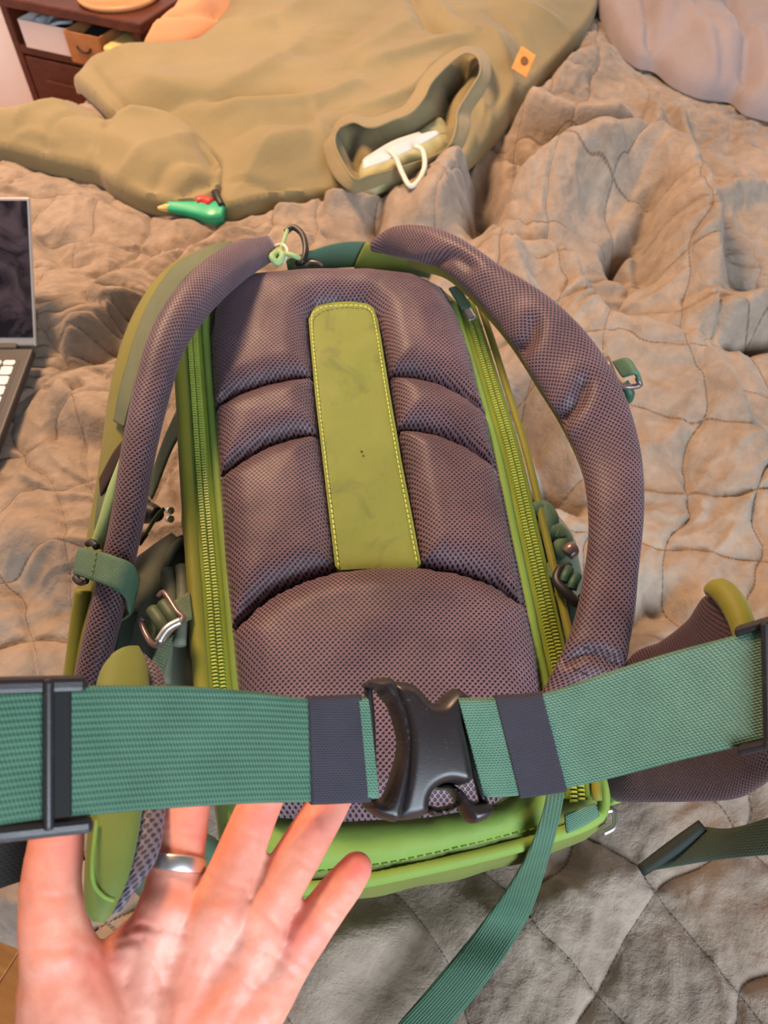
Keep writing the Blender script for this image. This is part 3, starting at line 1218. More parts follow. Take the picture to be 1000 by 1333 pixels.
# corner loop at the lower right
lp = [PP(x, y, 0.0) for x, y in [(735, 1060), (760, 1050), (775, 1046)]]
lq = [PP(x, y, -0.006) for x, y in [(738, 1085), (765, 1072), (780, 1062)]]
ribbon('corner_loop', lp, lq, 0.003, 'webbing', pack, 6, 10, 5)
tube('corner_ring', [PP(x, y, -0.03) for x, y in [(778, 1060), (798, 1055), (800, 1075), (785, 1085)]], 0.0022, 'metal', pack, 8, 6)

# ------------------------------------------------------------------ top of pack: haul loop, cords
def zline(pts):
    return [Zp(x, y, z) for x, y, z in pts]


hl = zline([(372, 338, .835), (430, 318, .845), (470, 314, .845), (498, 320, .84)])
hm = zline([(376, 358, .825), (430, 350, .82), (470, 348, .82), (498, 350, .825)])
ribbon('haul_loop', hl, hm, 0.004, 'darkgreen', pack, 8, 12, 4)
ly = zline([(478, 314, .845), (500, 318, .85), (530, 330, .85), (565, 348, .845)])
lz = zline([(462, 350, .82), (500, 352, .82), (530, 354, .82), (560, 358, .82)])
ribbon('strap_root', ly, lz, 0.012, 'green', pack, 8, 16, 3)
tube('pull_ring', zline([(372, 302, .85), (382, 296, .852), (394, 306, .852), (398, 325, .85), (394, 340, .845), (386, 343, .842)]), 0.0032, 'black', pack, 10, 8)
tube('pull_cord', zline([(374, 300, .852), (368, 318, .85), (360, 338, .845)]), 0.0022, 'lightgreen', pack, 8, 6)
tube('pull_cord', zline([(364, 330, .848), (380, 332, .85), (392, 338, .845)]), 0.0026, 'lightgreen', pack, 8, 6)
tube('cord_knot', zline([(352, 340, .845), (360, 328, .852), (368, 332, .856), (362, 342, .852), (354, 334, .856), (366, 326, .85)]), 0.0034, 'lightgreen', pack, 8, 6)
tube('zip_ring', zline([(346, 344, .84), (352, 326, .845), (366, 318, .85), (374, 326, .85), (370, 340, .845), (360, 346, .84)]), 0.0016, 'cream', pack, 8, 8)
tube('zip_ring', zline([(396, 346, .84), (405, 341, .843), (415, 343, .843), (420, 347, .84)]), 0.0018, 'bronze', pack, 8, 6)

# ------------------------------------------------------------------ right shoulder strap
outer = [(484, 312, .850), (510, 296, .868), (545, 293, .885), (585, 304, .895), (650, 345, .895), (718, 390, .89), (772, 445, .88), (812, 512, .868), (834, 585, .855), (839, 660, .845), (832, 740, .83), (824, 815, .815), (806, 880, .80), (780, 925, .79)]
inner = [(490, 330, .836), (520, 334, .842), (550, 342, .858), (582, 354, .868), (622, 392, .87), (662, 440, .866), (698, 496, .86), (732, 552, .85), (757, 612, .84), (766, 680, .832), (760, 748, .82), (745, 815, .81), (722, 870, .80), (700, 910, .79)]
strap_r = ribbon('shoulder_strap', zline(inner), zline(outer), [.014, .022, .026, .026, .028, .026, .028, .026, .026, .026, .026, .026, .022, .016], 'mesh', pack, 16, 56, 2.3)


def dent(o, lines):
    me = o.data
    n = len(me.vertices)
    co = np.zeros(n * 3, np.float32)
    no = np.zeros(n * 3, np.float32)
    me.vertices.foreach_get('co', co)
    me.vertices.foreach_get('normal', no)
    co = co.reshape(-1, 3).astype(float)
    no = no.reshape(-1, 3).astype(float)
    rel = co - CAM
    dep = rel @ FW
    P = np.stack([500 + FPX * rel[:, 0] / dep, 666.5 - FPX * (rel @ UPV) / dep], 1)
    f = np.clip(-(no @ FW) * 2 + 0.4, 0, 1)
    for line, amp, w in lines:
        d = seg_dist(P, cr(line, 6), False)
        co -= no * (amp * np.exp(-(d / w) ** 2) * f)[:, None]
        co += no * (amp * .3 * np.exp(-((d - 2.4 * w) / (1.5 * w)) ** 2) * f)[:, None]
    me.vertices.foreach_set('co', co.astype(np.float32).ravel())
    me.update()


dent(strap_r, [([(672, 462), (690, 440), (694, 422)], .0055, 9), ([(730, 546), (752, 522), (760, 500)], .006, 9), ([(560, 345), (590, 335), (610, 345)], .004, 8), ([(740, 860), (770, 850), (800, 862)], .004, 7)])
# olive cloth backing under the strap
ribbon('strap_backing', [p + np.array([0.004, 0, -0.011]) for p in zline(inner)], [p + np.array([-0.003, 0, -0.011]) for p in zline(outer)], 0.005, 'olive', pack, 10, 12, 4)
# sternum strap ladder lock
c = Zp(815, 482, .868)
lx, lyv = norm([0.75, -0.65, 0.0]), norm([0.65, 0.75, 0.1])
lk = ribbon('sternum_webbing', [Zp(798, 470, .87), Zp(815, 466, .88), Zp(826, 480, .875)], [Zp(812, 492, .87), Zp(828, 488, .88), Zp(834, 496, .875)], 0.004, 'webbing', pack, 6, 12, 4)
tube('ladder_lock', [Zp(790, 466, .868), Zp(806, 500, .868), Zp(832, 502, .868), Zp(830, 492, .874)], 0.0024, 'bronze', pack, 8, 5)
tube('sternum_tail', [Zp(812, 498, .868), Zp(820, 512, .862), Zp(818, 520, .85)], 0.004, 'webbing', pack, 8, 5)
# stitched gathers on the lower end
for x, y in ((782, 852), (768, 880)):
    stitch_run('strap_stitching', [Zp(x - 22, y - 10, .826), Zp(x, y, .827), Zp(x + 14, y + 8, .826)], np.array([0, 0, 1.0]), strap_r, 'brown_web', 0.004, 0.002, 0.0016, 0.001)

# ------------------------------------------------------------------ left shoulder strap
lc = [(350, 324, .846), (305, 344, .868), (258, 385, .880), (220, 440, .878), (198, 510, .866), (180, 590, .85), (165, 680, .828), (147, 760, .805), (130, 830, .785), (114, 900, .765), (104, 960, .75)]
wpx = [16, 23, 24, 24, 24, 23, 22, 22, 22, 21, 20]
A_, B_ = [], []
C_ = np.array([(x, y) for x, y, z in lc], float)
Tn = np.gradient(C_, axis=0)
Tn /= np.linalg.norm(Tn, axis=1)[:, None]
Nn = np.stack([Tn[:, 1], -Tn[:, 0]], 1)
for (x, y, z), n2, w in zip(lc, Nn, wpx):
    A_.append(Zp(x + n2[0] * w, y + n2[1] * w, z - 0.004))
    B_.append(Zp(x - n2[0] * w, y - n2[1] * w, z + 0.004))
strap_l = ribbon('shoulder_strap', A_, B_, [.018, .03, .034, .034, .034, .032, .03, .03, .03, .028, .026], 'mesh', pack, 10, 40, 2.2)

ol_o = [(300, 318, .845), (262, 328, .84), (222, 348, .832), (188, 388, .826), (163, 440, .82), (147, 500, .812), (138, 560, .80), (127, 640, .785), (113, 720, .768), (98, 800, .752), (86, 890, .735), (78, 960, .725)]
ol_i = [(325, 326, .845), (290, 336, .86), (250, 362, .865), (218, 410, .862), (198, 460, .856), (180, 530, .846), (166, 590, .832), (146, 680, .81), (128, 760, .79), (112, 830, .772), (98, 900, .752), (90, 960, .742)]
ribbon('strap_shell', zline(ol_o), zline(ol_i), .010, 'olive', pack, 10, 16, 3)
tube('strap_piping', [np.asarray(p) + np.array([0.001, 0, 0.004]) for p in zline(ol_i)], 0.0026, 'olive', pack, 8, 8)
# load lifter and daisy webbing on the outside of the strap
wa = [(300, 314, 0.864), (268, 322, 0.868), (228, 345, 0.864), (198, 385, 0.858), (178, 430, 0.854), (166, 470, 0.850), (155, 510, 0.842), (148, 548, 0.832)]
wb = [(308, 326, 0.870), (280, 336, 0.882), (244, 360, 0.884), (216, 402, 0.880), (194, 448, 0.874), (180, 490, 0.868), (168, 530, 0.860), (162, 556, 0.852)]
ribbon('daisy_webbing', zline(wa), zline(wb), .0022, 'webbing_olive', pack, 10, 10, 5)
ribbon('cross_tape', [Zp(176, 556, .868), Zp(150, 585, .848), Zp(130, 622, .815)], [Zp(176, 576, .866), Zp(156, 606, .843), Zp(132, 646, .808)], .002, 'brown_web', pack, 6, 10, 5)
ribbon('daisy_webbing', zline([(132, 622, .806), (126, 660, .80), (122, 700, .79)]), zline([(146, 628, .82), (140, 662, .812), (134, 696, .80)]), .002, 'webbing_olive', pack, 6, 10, 5)
tube('hose_sleeve', zline([(163, 596, .852), (150, 640, .838), (138, 680, .825), (127, 712, .812)]), [.004, .0062, .006, .006], 'lightgreen', pack, 10, 6)
tube('hose_sleeve', zline([(108, 768, .79), (103, 800, .778), (97, 850, .762), (90, 920, .742)]), .0062, 'olive', pack, 10, 6)
# sternum loop wrapped round the left strap
sa = zline([(104, 712, .812), (122, 716, .826), (150, 724, .834), (172, 734, .83), (181, 750, .815)])
sb = zline([(96, 748, .806), (114, 754, .82), (142, 764, .828), (162, 778, .82), (168, 800, .80)])
wl = ribbon('sternum_loop', sa, sb, .003, 'webbing', pack, 8, 10, 5)
stitch_run('stitching', [Zp(126, 718, .8305), Zp(122, 738, .828), Zp(117, 755, .826)], np.array([0, 0, 1.0]), wl, 'darkthread', .003, .0015, .0012)
ribbon('sternum_loop_tail', zline([(181, 752, .815), (172, 782, .79), (150, 800, .775)]), zline([(170, 800, .80), (162, 806, .785), (152, 812, .772)]), .003, 'webbing_olive', pack, 8, 10, 5)
tube('loop_bar', zline([(114, 708, .822), (120, 706, .826), (126, 712, .828)]), .0028, 'black', pack, 8, 5)
tube('loop_bar', zline([(98, 752, .81), (104, 758, .812), (112, 756, .818)]), .0028, 'black', pack, 8, 5)
# adjusting straps hanging between strap and pack
ribbon('adjuster_webbing', zline([(152, 796, .775), (150, 830, .765), (146, 880, .75), (142, 930, .74)]), zline([(182, 796, .77), (182, 830, .76), (178, 880, .745), (170, 930, .735)]), .003, 'webbing_dark', pack, 6, 10, 5)
ribbon('adjuster_webbing', zline([(142, 812, .765), (128, 842, .755), (124, 868, .75)]), zline([(156, 820, .765), (146, 850, .755), (134, 870, .75)]), .004, 'webbing_olive', pack, 6, 10, 4)
ribbon('strap_loop', zline([(142, 770, .80), (150, 790, .79), (152, 805, .78)]), zline([(162, 782, .80), (160, 795, .79), (156, 806, .78)]), .003, 'keeper', pack, 6, 10, 4)

# ------------------------------------------------------------------ left side of pack: pocket, ladder lock, cords
pa = zline([(232, 700, .752), (206, 722, .745), (186, 744, .738), (184, 790, .73), (190, 850, .72), (196, 930, .71)])
pb = zline([(246, 716, .758), (246, 740, .758), (248, 770, .756), (252, 820, .752), (258, 870, .745), (266, 930, .735)])
pkt = ribbon('side_pocket', pa, pb, [.03, .045, .06, .07, .07, .06], 'pocket', pack, 8, 28, 2.4)
tube('pocket_hem', zline([(240, 702, .768), (226, 715, .775), (214, 742, .772), (204, 752, .768), (188, 748, .755), (184, 742, .748)]), .004, 'pocket', pkt, 8, 8)
tube('pocket_fold', zline([(218, 744, .778), (222, 780, .782), (216, 830, .778), (212, 890, .77)]), .006, 'pocket', pkt, 8, 6)
tube('pocket_fold', zline([(236, 738, .782), (238, 790, .785), (234, 840, .782)]), .005, 'pocket', pkt, 8, 6)
ribbon('compression_strap', zline([(246, 770, .795), (226, 782, .80), (200, 794, .796), (186, 806, .785)]), zline([(250, 806, .795), (234, 814, .80), (212, 830, .796), (196, 838, .785)]), .003, 'webbing_olive', pack, 8, 10, 5)
tube('ladder_lock', zline([(206, 778, .808), (214, 772, .81), (230, 796, .812), (238, 806, .812), (222, 820, .812), (208, 838, .808), (196, 836, .80), (184, 812, .798), (186, 804, .80)]), .0024, 'bronze', pack, 8, 5)
tube('ladder_bar', zline([(236, 808, .814), (218, 818, .815), (206, 836, .812)]), .0032, 'metal', pack, 8, 5)
for q in ((198, 794), (212, 786)):
    tube('webbing_roll', zline([(q[0], q[1], .808), (q[0] + 10, q[1] + 14, .81), (q[0] + 17, q[1] + 26, .808)]), .005, 'webbing_olive', pack, 10, 5)
ribbon('compression_tail', zline([(206, 838, .80), (196, 866, .79), (188, 900, .78)]), zline([(226, 826, .80), (218, 860, .79), (206, 905, .78)]), .003, 'webbing_olive', pack, 6, 10, 5)
tube('cord', zline([(246, 700, .775), (236, 698, .772), (226, 706, .766), (218, 722, .76)]), .0012, 'darkgreen', pack, 6, 6)
# straps and toggles seen between the left strap and the pack side
ribbon('side_webbing', zline([(232, 530, .76), (214, 570, .75), (200, 610, .74), (192, 640, .73)]), zline([(238, 560, .76), (222, 590, .75), (208, 626, .74), (198, 650, .73)]), .003, 'webbing_olive', pack, 6, 10, 5)
ribbon('side_webbing', zline([(188, 622, .71), (190, 645, .705), (204, 662, .70)]), zline([(182, 628, .70), (184, 652, .695), (200, 672, .69)]), .003, 'black_web', pack, 6, 10, 4)
tube('cord_toggle', zline([(172, 668, .70), (180, 668, .705), (196, 668, .71), (206, 670, .715)]), [.009, .0105, .0105, .007], 'black', pack, 12, 5)
tube('cord', zline([(214, 662, .73), (204, 672, .728), (194, 688, .72), (180, 708, .71)]), .0022, 'webbing_olive', pack, 6, 6)
tube('cord_end', zline([(190, 694, .718), (180, 708, .712)]), .0032, 'brown_web', pack, 8, 4)
for y in (664, 675):
    tube('eyelet', zline([(219, y, .748), (223, y + 1, .75)]), .0035, 'metal', pack, 10, 4)

# ------------------------------------------------------------------ right side of pack
ra = zline([(690, 655, .77), (702, 700, .77), (712, 750, .768), (726, 810, .755), (736, 860, .745)])
rb = zline([(708, 664, .765), (740, 702, .76), (747, 735, .755), (754, 790, .745), (752, 850, .735)])
rp = ribbon('side_pocket', ra, rb, [.02, .03, .03, .03, .03], 'pocket', pack, 8, 28, 2.4)
hemp = [(694, 664), (706, 662), (714, 676), (712, 690), (724, 694), (734, 704), (728, 716), (736, 726)]
tube('pocket_hem', [Zp(x, y, .797 - .002 * k) for k, (x, y) in enumerate(hemp)], [.006, .008, .009, .008, .009, .008, .008, .006], 'darkgreen', rp, 10, 6)
tube('cord_toggle', zline([(738, 722, .79), (744, 716, .792), (748, 714, .792)]), [.006, .0068, .006], 'bronze', pack, 12, 4)
ribbon('compression_strap', zline([(704, 732, .79), (722, 734, .792), (738, 738, .795)]), zline([(712, 752, .79), (726, 756, .792), (734, 760, .795)]), .003, 'webbing', pack, 8, 10, 5)
tube('ladder_lock', zline([(742, 736, .797), (730, 740, .80), (725, 756, .80), (738, 772, .80), (754, 786, .797), (758, 776, .795)]), [.0028, .0034, .004, .0042, .0040, .003], 'black', pack, 8, 5)
for q in ((741, 741), (751, 750)):
    tube('webbing_roll', zline([(q[0], q[1], .80), (q[0] - 4, q[1] + 8, .802), (q[0] - 7, q[1] + 17, .80)]), .0042, 'webbing', pack, 10, 5)
ribbon('compression_tail', zline([(734, 774, .785), (740, 800, .77), (742, 830, .755)]), zline([(756, 784, .78), (758, 804, .765), (758, 830, .75)]), .003, 'webbing_dark', pack, 6, 10, 5)
ribbon('pocket_flap', zline([(716, 770, .785), (726, 800, .775), (732, 828, .765)]), zline([(732, 776, .785), (738, 802, .775), (746, 826, .765)]), .003, 'pocket', pack, 6, 10, 4)

# ------------------------------------------------------------------ hip belt
# right wing
wt = [D(806, 905, .55), D(826, 852, .535), D(862, 834, .51), D(898, 806, .48), D(926, 772, .455), D(966, 806, .425), D(1010, 840, .40), D(1118, 795, .320)]
wbm = [D(795, 1042, .60), D(812, 1044, .565), D(860, 1044, .53), D(915, 1043, .495), D(965, 1038, .465), D(1010, 1010, .435), D(1050, 980, .41), D(1130, 932, .318)]
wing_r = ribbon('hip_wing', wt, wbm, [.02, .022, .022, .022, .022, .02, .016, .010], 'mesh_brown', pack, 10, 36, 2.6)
tube('wing_binding', [D(924, 768, .452), D(938, 768, .44), D(952, 782, .43), D(964, 806, .42), D(974, 840, .41)], [.004, .007, .0075, .007, .006], 'olive', pack, 10, 8)
ribbon('wing_shell', [p + FW * 0.016 + UPV * -0.016 for p in wt], [p + FW * 0.016 + UPV * 0.006 for p in wbm], .006, 'green', pack, 10, 12, 4)
tube('wing_root_piping', [D(792, 1015, .585), D(796, 1030, .58), D(802, 1046, .575)], .005, 'green_bright', pack, 8, 5)

# left wing: green outer face, grey mesh inner face
la = [D(150, 848, .40), D(128, 880, .385), D(118, 960, .350), D(116, 1050, .322), D(110, 1130, .308), D(110, 1180, .302), D(120, 1200, .300)]
lb = [D(176, 848, .42), D(192, 880, .40), D(194, 960, .362), D(186, 1050, .328), D(172, 1130, .312), D(150, 1182, .304), D(136, 1201, .301)]
wing_l = ribbon('hip_wing', la, lb, [.012, .018, .02, .016, .014, .011, .006], 'green', pack, 10, 24, 2.6)
ma = [D(178, 852, .425), D(188, 880, .41), D(190, 960, .368), D(180, 1050, .331), D(164, 1130, .314), D(144, 1190, .305)]
mb = [D(190, 868, .435), D(208, 890, .42), D(222, 960, .376), D(216, 1050, .336), D(204, 1116, .317), D(160, 1184, .307)]
ribbon('wing_mesh', ma, mb, [.008, .012, .012, .010, .009, .007], 'mesh_grey', pack, 10, 24, 2.4)
tube('wing_seam', [D(126, 1068, .3105), D(120, 1120, .301), D(122, 1150, .299), D(134, 1166, .299), D(148, 1172, .301)], .0009, 'green_bright', wing_l, 6, 8)
ribbon('wing_back', [D(150, 900, .45), D(170, 980, .46), D(230, 1060, .52), D(280, 1090, .57)], [D(120, 1000, .42), D(140, 1100, .45), D(200, 1180, .52), D(270, 1150, .585)], .018, 'darkgreen', pack, 8, 16, 3)

# main belt webbing, buckle, sliders
TW = .0022
bl_t = [D(-120, 900, .262), D(-40, 894, .274), D(40, 893, .285), D(140, 892, .298), D(240, 893, .314), D(330, 900, .330), D(400, 909, .343), D(476, 906, .356)]
bl_b = [D(-120, 1090, .258), D(-40, 1082, .27), D(40, 1070, .281), D(140, 1059, .294), D(240, 1051, .310), D(330, 1046, .326), D(404, 1044, .340), D(490, 1040, .354)]
belt_l = ribbon('hip_belt_webbing', bl_t, bl_b, TW, 'webbing_rib', pack, 12, 16, 8)
br_t = [D(596, 908, .376), D(640, 908, .377), D(705, 903, .376), D(770, 882, .368), D(860, 853, .355), D(950, 829, .342), D(1040, 806, .328), D(1120, 790, .315)]
br_b = [D(630, 1038, .377), D(672, 1036, .378), D(737, 1026, .376), D(800, 1012, .368), D(880, 991, .354), D(960, 972, .340), D(1040, 952, .325), D(1130, 930, .312)]
belt_r = ribbon('hip_belt_webbing', br_t, br_b, TW, 'webbing', pack, 12, 16, 8)


def band(name, frac_a, frac_b, T_, B_, mat, grow=0.0025, th=0.006, lift=0.0):
    S = cr(np.hstack([np.asarray(T_), np.asarray(B_)]), 20)
    i0, i1 = frac_a, frac_b
    ii = np.linspace(i0, i1, 5)
    rows = np.stack([np.interp(ii, np.arange(len(S)), S[:, k]) for k in range(6)], 1)
    A, B = rows[:, :3], rows[:, 3:]
    w = (B - A) / np.linalg.norm(B - A, axis=1)[:, None]
    return ribbon(name, A - w * grow, B + w * grow, th, mat, pack, 6, 20, 6)


def loc_frac(T_, B_, x):
    S = cr(np.hstack([np.asarray(T_), np.asarray(B_)]), 20)
    c = (S[:, :3] + S[:, 3:]) / 2 - CAM
    px = 500 + FPX * c[:, 0] / (c @ FW)
    return float(np.interp(x, px, np.arange(len(S))))


band('elastic_keeper', loc_frac(bl_t, bl_b, 402), loc_frac(bl_t, bl_b, 474), bl_t, bl_b, 'keeper', .0012, .0065)
band('elastic_keeper', loc_frac(br_t, br_b, 660), loc_frac(br_t, br_b, 722), br_t, br_b, 'keeper', .0012, .0065)
# folded-over inner layer of the webbing next to the keepers
band('webbing_fold', loc_frac(bl_t, bl_b, 470), loc_frac(bl_t, bl_b, 486), bl_t, bl_b, 'webbing', -.0005, .0075)
band('webbing_fold', loc_frac(br_t, br_b, 609), loc_frac(br_t, br_b, 664), br_t, br_b, 'webbing', -.0005, .0050)

# left slider (tri-glide)
def frame_at(T_, B_, x):
    S = cr(np.hstack([np.asarray(T_), np.asarray(B_)]), 20)
    f = loc_frac(T_, B_, x)
    g = lambda q: np.array([np.interp(q, np.arange(len(S)), S[:, k]) for k in range(6)])
    r = g(f)
    r2 = g(f + 0.5)
    A, B = r[:3], r[3:]
    c = (A + B) / 2
    t = norm((r2[:3] + r2[3:]) / 2 - c)
    w = norm(B - A)
    n = norm(np.cross(w, t))
    if np.dot(n, CAM - c) < 0:
        n = -n
    return A, B, c, t, w, n


A, B, c, t, w, n = frame_at(bl_t, bl_b, 62)
hw = np.linalg.norm(B - A) / 2
sl = box('slider', c + n * 0.0035, (0.004, 2 * hw + 0.006, 0.004), 'buckle', pack, [t, w, n], 0.0015)
box('slider_rail', c - w * (hw + 0.0005) - t * 0.006 - n * 0.001, (0.040, 0.006, 0.009), 'buckle', sl, [t, w, n], 0.002)
box('slider_rail', c + w * (hw + 0.003) - t * 0.004 - n * 0.001, (0.040, 0.006, 0.010), 'buckle', sl, [t, w, n], 0.002)
box('slider_bar_or_shade', c - t * 0.017 - n * 0.004, (0.005, 2 * hw + 0.004, 0.004), 'buckle', sl, [t, w, n], 0.0015)
box('slider_bar_or_shade', c + t * 0.0045 + n * 0.0005, (0.008, 2 * hw - 0.001, 0.003), 'black_web', sl, [t, w, n], 0.001)  # black strip painting the shadowed gap where the webbing dips, no real bar
# right slider at the frame edge
A, B, c, t, w, n = frame_at(br_t, br_b, 1000)
hw = np.linalg.norm(B - A) / 2
sl = box('slider', c + n * 0.0035, (0.004, 2 * hw + 0.006, 0.004), 'buckle', pack, [t, w, n], 0.0015)
box('slider_rail', c - w * (hw + 0.002), (0.028, 0.005, 0.007), 'buckle', sl, [t, w, n], 0.002)
box('slider_rail', c + w * (hw + 0.002), (0.028, 0.005, 0.007), 'buckle', sl, [t, w, n], 0.002)
box('slider_bar_or_shade', c - t * 0.012 - n * 0.003, (0.004, 2 * hw + 0.004, 0.004), 'buckle', sl, [t, w, n], 0.0015)
# free webbing behind on the far left and the loose folded tail at the right
ribbon('belt_return', [D(-118, 900, .264), D(-114, 970, .295), D(-40, 1056, .328), D(20, 1068, .34), D(100, 1066, .36)], [D(-118, 1088, .262), D(-114, 1130, .295), D(-40, 1165, .328), D(20, 1150, .34), D(110, 1120, .37)], .003, 'black_web', pack, 6, 10, 5)
ta = [D(1125, 930, .335), D(1080, 1010, .38), D(1050, 1040, .40), D(1000, 1064, .42), D(950, 1078, .44), D(915, 1076, .455)]
tb = [D(1140, 1020, .335), D(1110, 1080, .38), D(1070, 1108, .40), D(1000, 1113, .42), D(930, 1120, .44), D(834, 1136, .455)]
tail = ribbon('belt_tail', ta, tb, .0025, 'webbing_dark', pack, 8, 10, 5)  # backlit tail: its shade is put into the dark webbing colour
tube('tail_hem', [D(915, 1074, .452), D(876, 1104, .452), D(834, 1134, .453)], [.0035, .0042, .0035], 'webbing_dark', tail, 10, 6)

# hanging strap at the lower right
HSZ = max(on_quilt(x0 + (x1 - x0) * k / 12, y0 + (y1 - y0) * k / 12)[2] for x0, y0, x1, y1 in ((640, 1185, 470, 1390), (690, 1190, 520, 1400), (665, 1187, 495, 1395)) for k in range(13)) + .004
ha = [PP(712, 1000, 0.012), PP(708, 1050, 0.014), PP(682, 1120, -0.02), Zp(640, 1185, HSZ + .020), Zp(580, 1260, HSZ + .008), Zp(520, 1330, HSZ), Zp(470, 1390, HSZ)]
hb = [PP(738, 1000, 0.012), PP(732, 1050, 0.014), PP(716, 1112, -0.02), Zp(690, 1190, HSZ + .020), Zp(640, 1270, HSZ + .008), Zp(578, 1345, HSZ), Zp(520, 1400, HSZ)]
ribbon('hanging_strap', ha, hb, .0022, 'webbing_rib', pack, 10, 12, 6)

# ------------------------------------------------------------------ buckle
BC = D(560, 975, .374)
bx = norm(D(650, 985, .377) - D(480, 968, .366))
bzn = norm(CAM - BC)
by = norm(np.cross(bzn, bx))
bzn = norm(np.cross(bx, by))
KB = 0.374 / FPX


def bz2(pts):
    """zoomed drawing coordinates of the buckle -> local metres"""
    return np.array([((440 + x / 3.125 - 560) * KB, -((860 + y / 3.125) - 975) * KB) for x, y in pts])


def bw(x, y, h):
    return BC + bx * x + by * y + bzn * h


def slab(name, pts, h, rr, parent, dome=0.0, bottom=-0.006, mat='buckle', step=0.0012):
    out = resample(smooth_closed(bz2(pts), 4), step, True)
    cy = out[:, 1].mean()
    ry = (out[:, 1].max() - out[:, 1].min()) / 2

    def top(V, d):
        q = np.clip(d / rr, 0, 1)
        e = np.sqrt(np.clip(1 - (1 - q) ** 2, 0, 1))
        return bottom + (h - bottom) * (0.25 + 0.75 * e) + dome * np.clip(1 - ((V[:, 1] - cy) / ry) ** 2, 0, 1) * e
    return sheet(name, out, step, bw, top, bottom, mat, parent)


bk = slab('buckle', [(280, 108), (330, 140), (360, 172), (395, 172), (425, 140), (465, 108), (505, 118), (530, 150), (500, 175), (500, 230), (520, 300), (548, 400), (560, 460),
                     (520, 490), (460, 486), (415, 505), (392, 540), (388, 600), (340, 630), (250, 636), (255, 560), (262, 450), (258, 330), (232, 230), (200, 170), (190, 112)], .0055, .006, pack, .0045)
slab('buckle_collar', [(72, 140), (110, 108), (180, 94), (206, 108), (230, 155), (270, 225), (294, 330), (296, 450), (286, 560), (270, 640), (220, 644), (165, 628), (122, 592), (150, 572), (200, 560),
                       (232, 450), (244, 360), (222, 280), (185, 205), (150, 172), (130, 150)], .0085, .005, bk, .001)
slab('buckle_prong', [(396, 500), (430, 484), (480, 486), (525, 505), (560, 540), (600, 545), (655, 550), (660, 575), (620, 612), (575, 630), (545, 615), (520, 575), (500, 545), (470, 515), (420, 515)], .007, .005, bk)
slab('buckle_prong', [(385, 600), (392, 575), (440, 580), (500, 560), (520, 545), (520, 570), (470, 600), (420, 615)], .002, .004, bk)
slab('buckle_arm', [(470, 110), (500, 112), (545, 140), (600, 152), (560, 165), (510, 165), (480, 150)], .005, .004, bk)
tube('buckle_bar', [bw(*q, -0.004) for q in bz2([(100, 140), (130, 300), (165, 580)])], .0022, 'buckle', bk, 8, 5)
tube('buckle_bar', [bw(*q, -0.004) for q in bz2([(510, 150), (560, 350), (630, 560)])], .0024, 'buckle', bk, 8, 5)

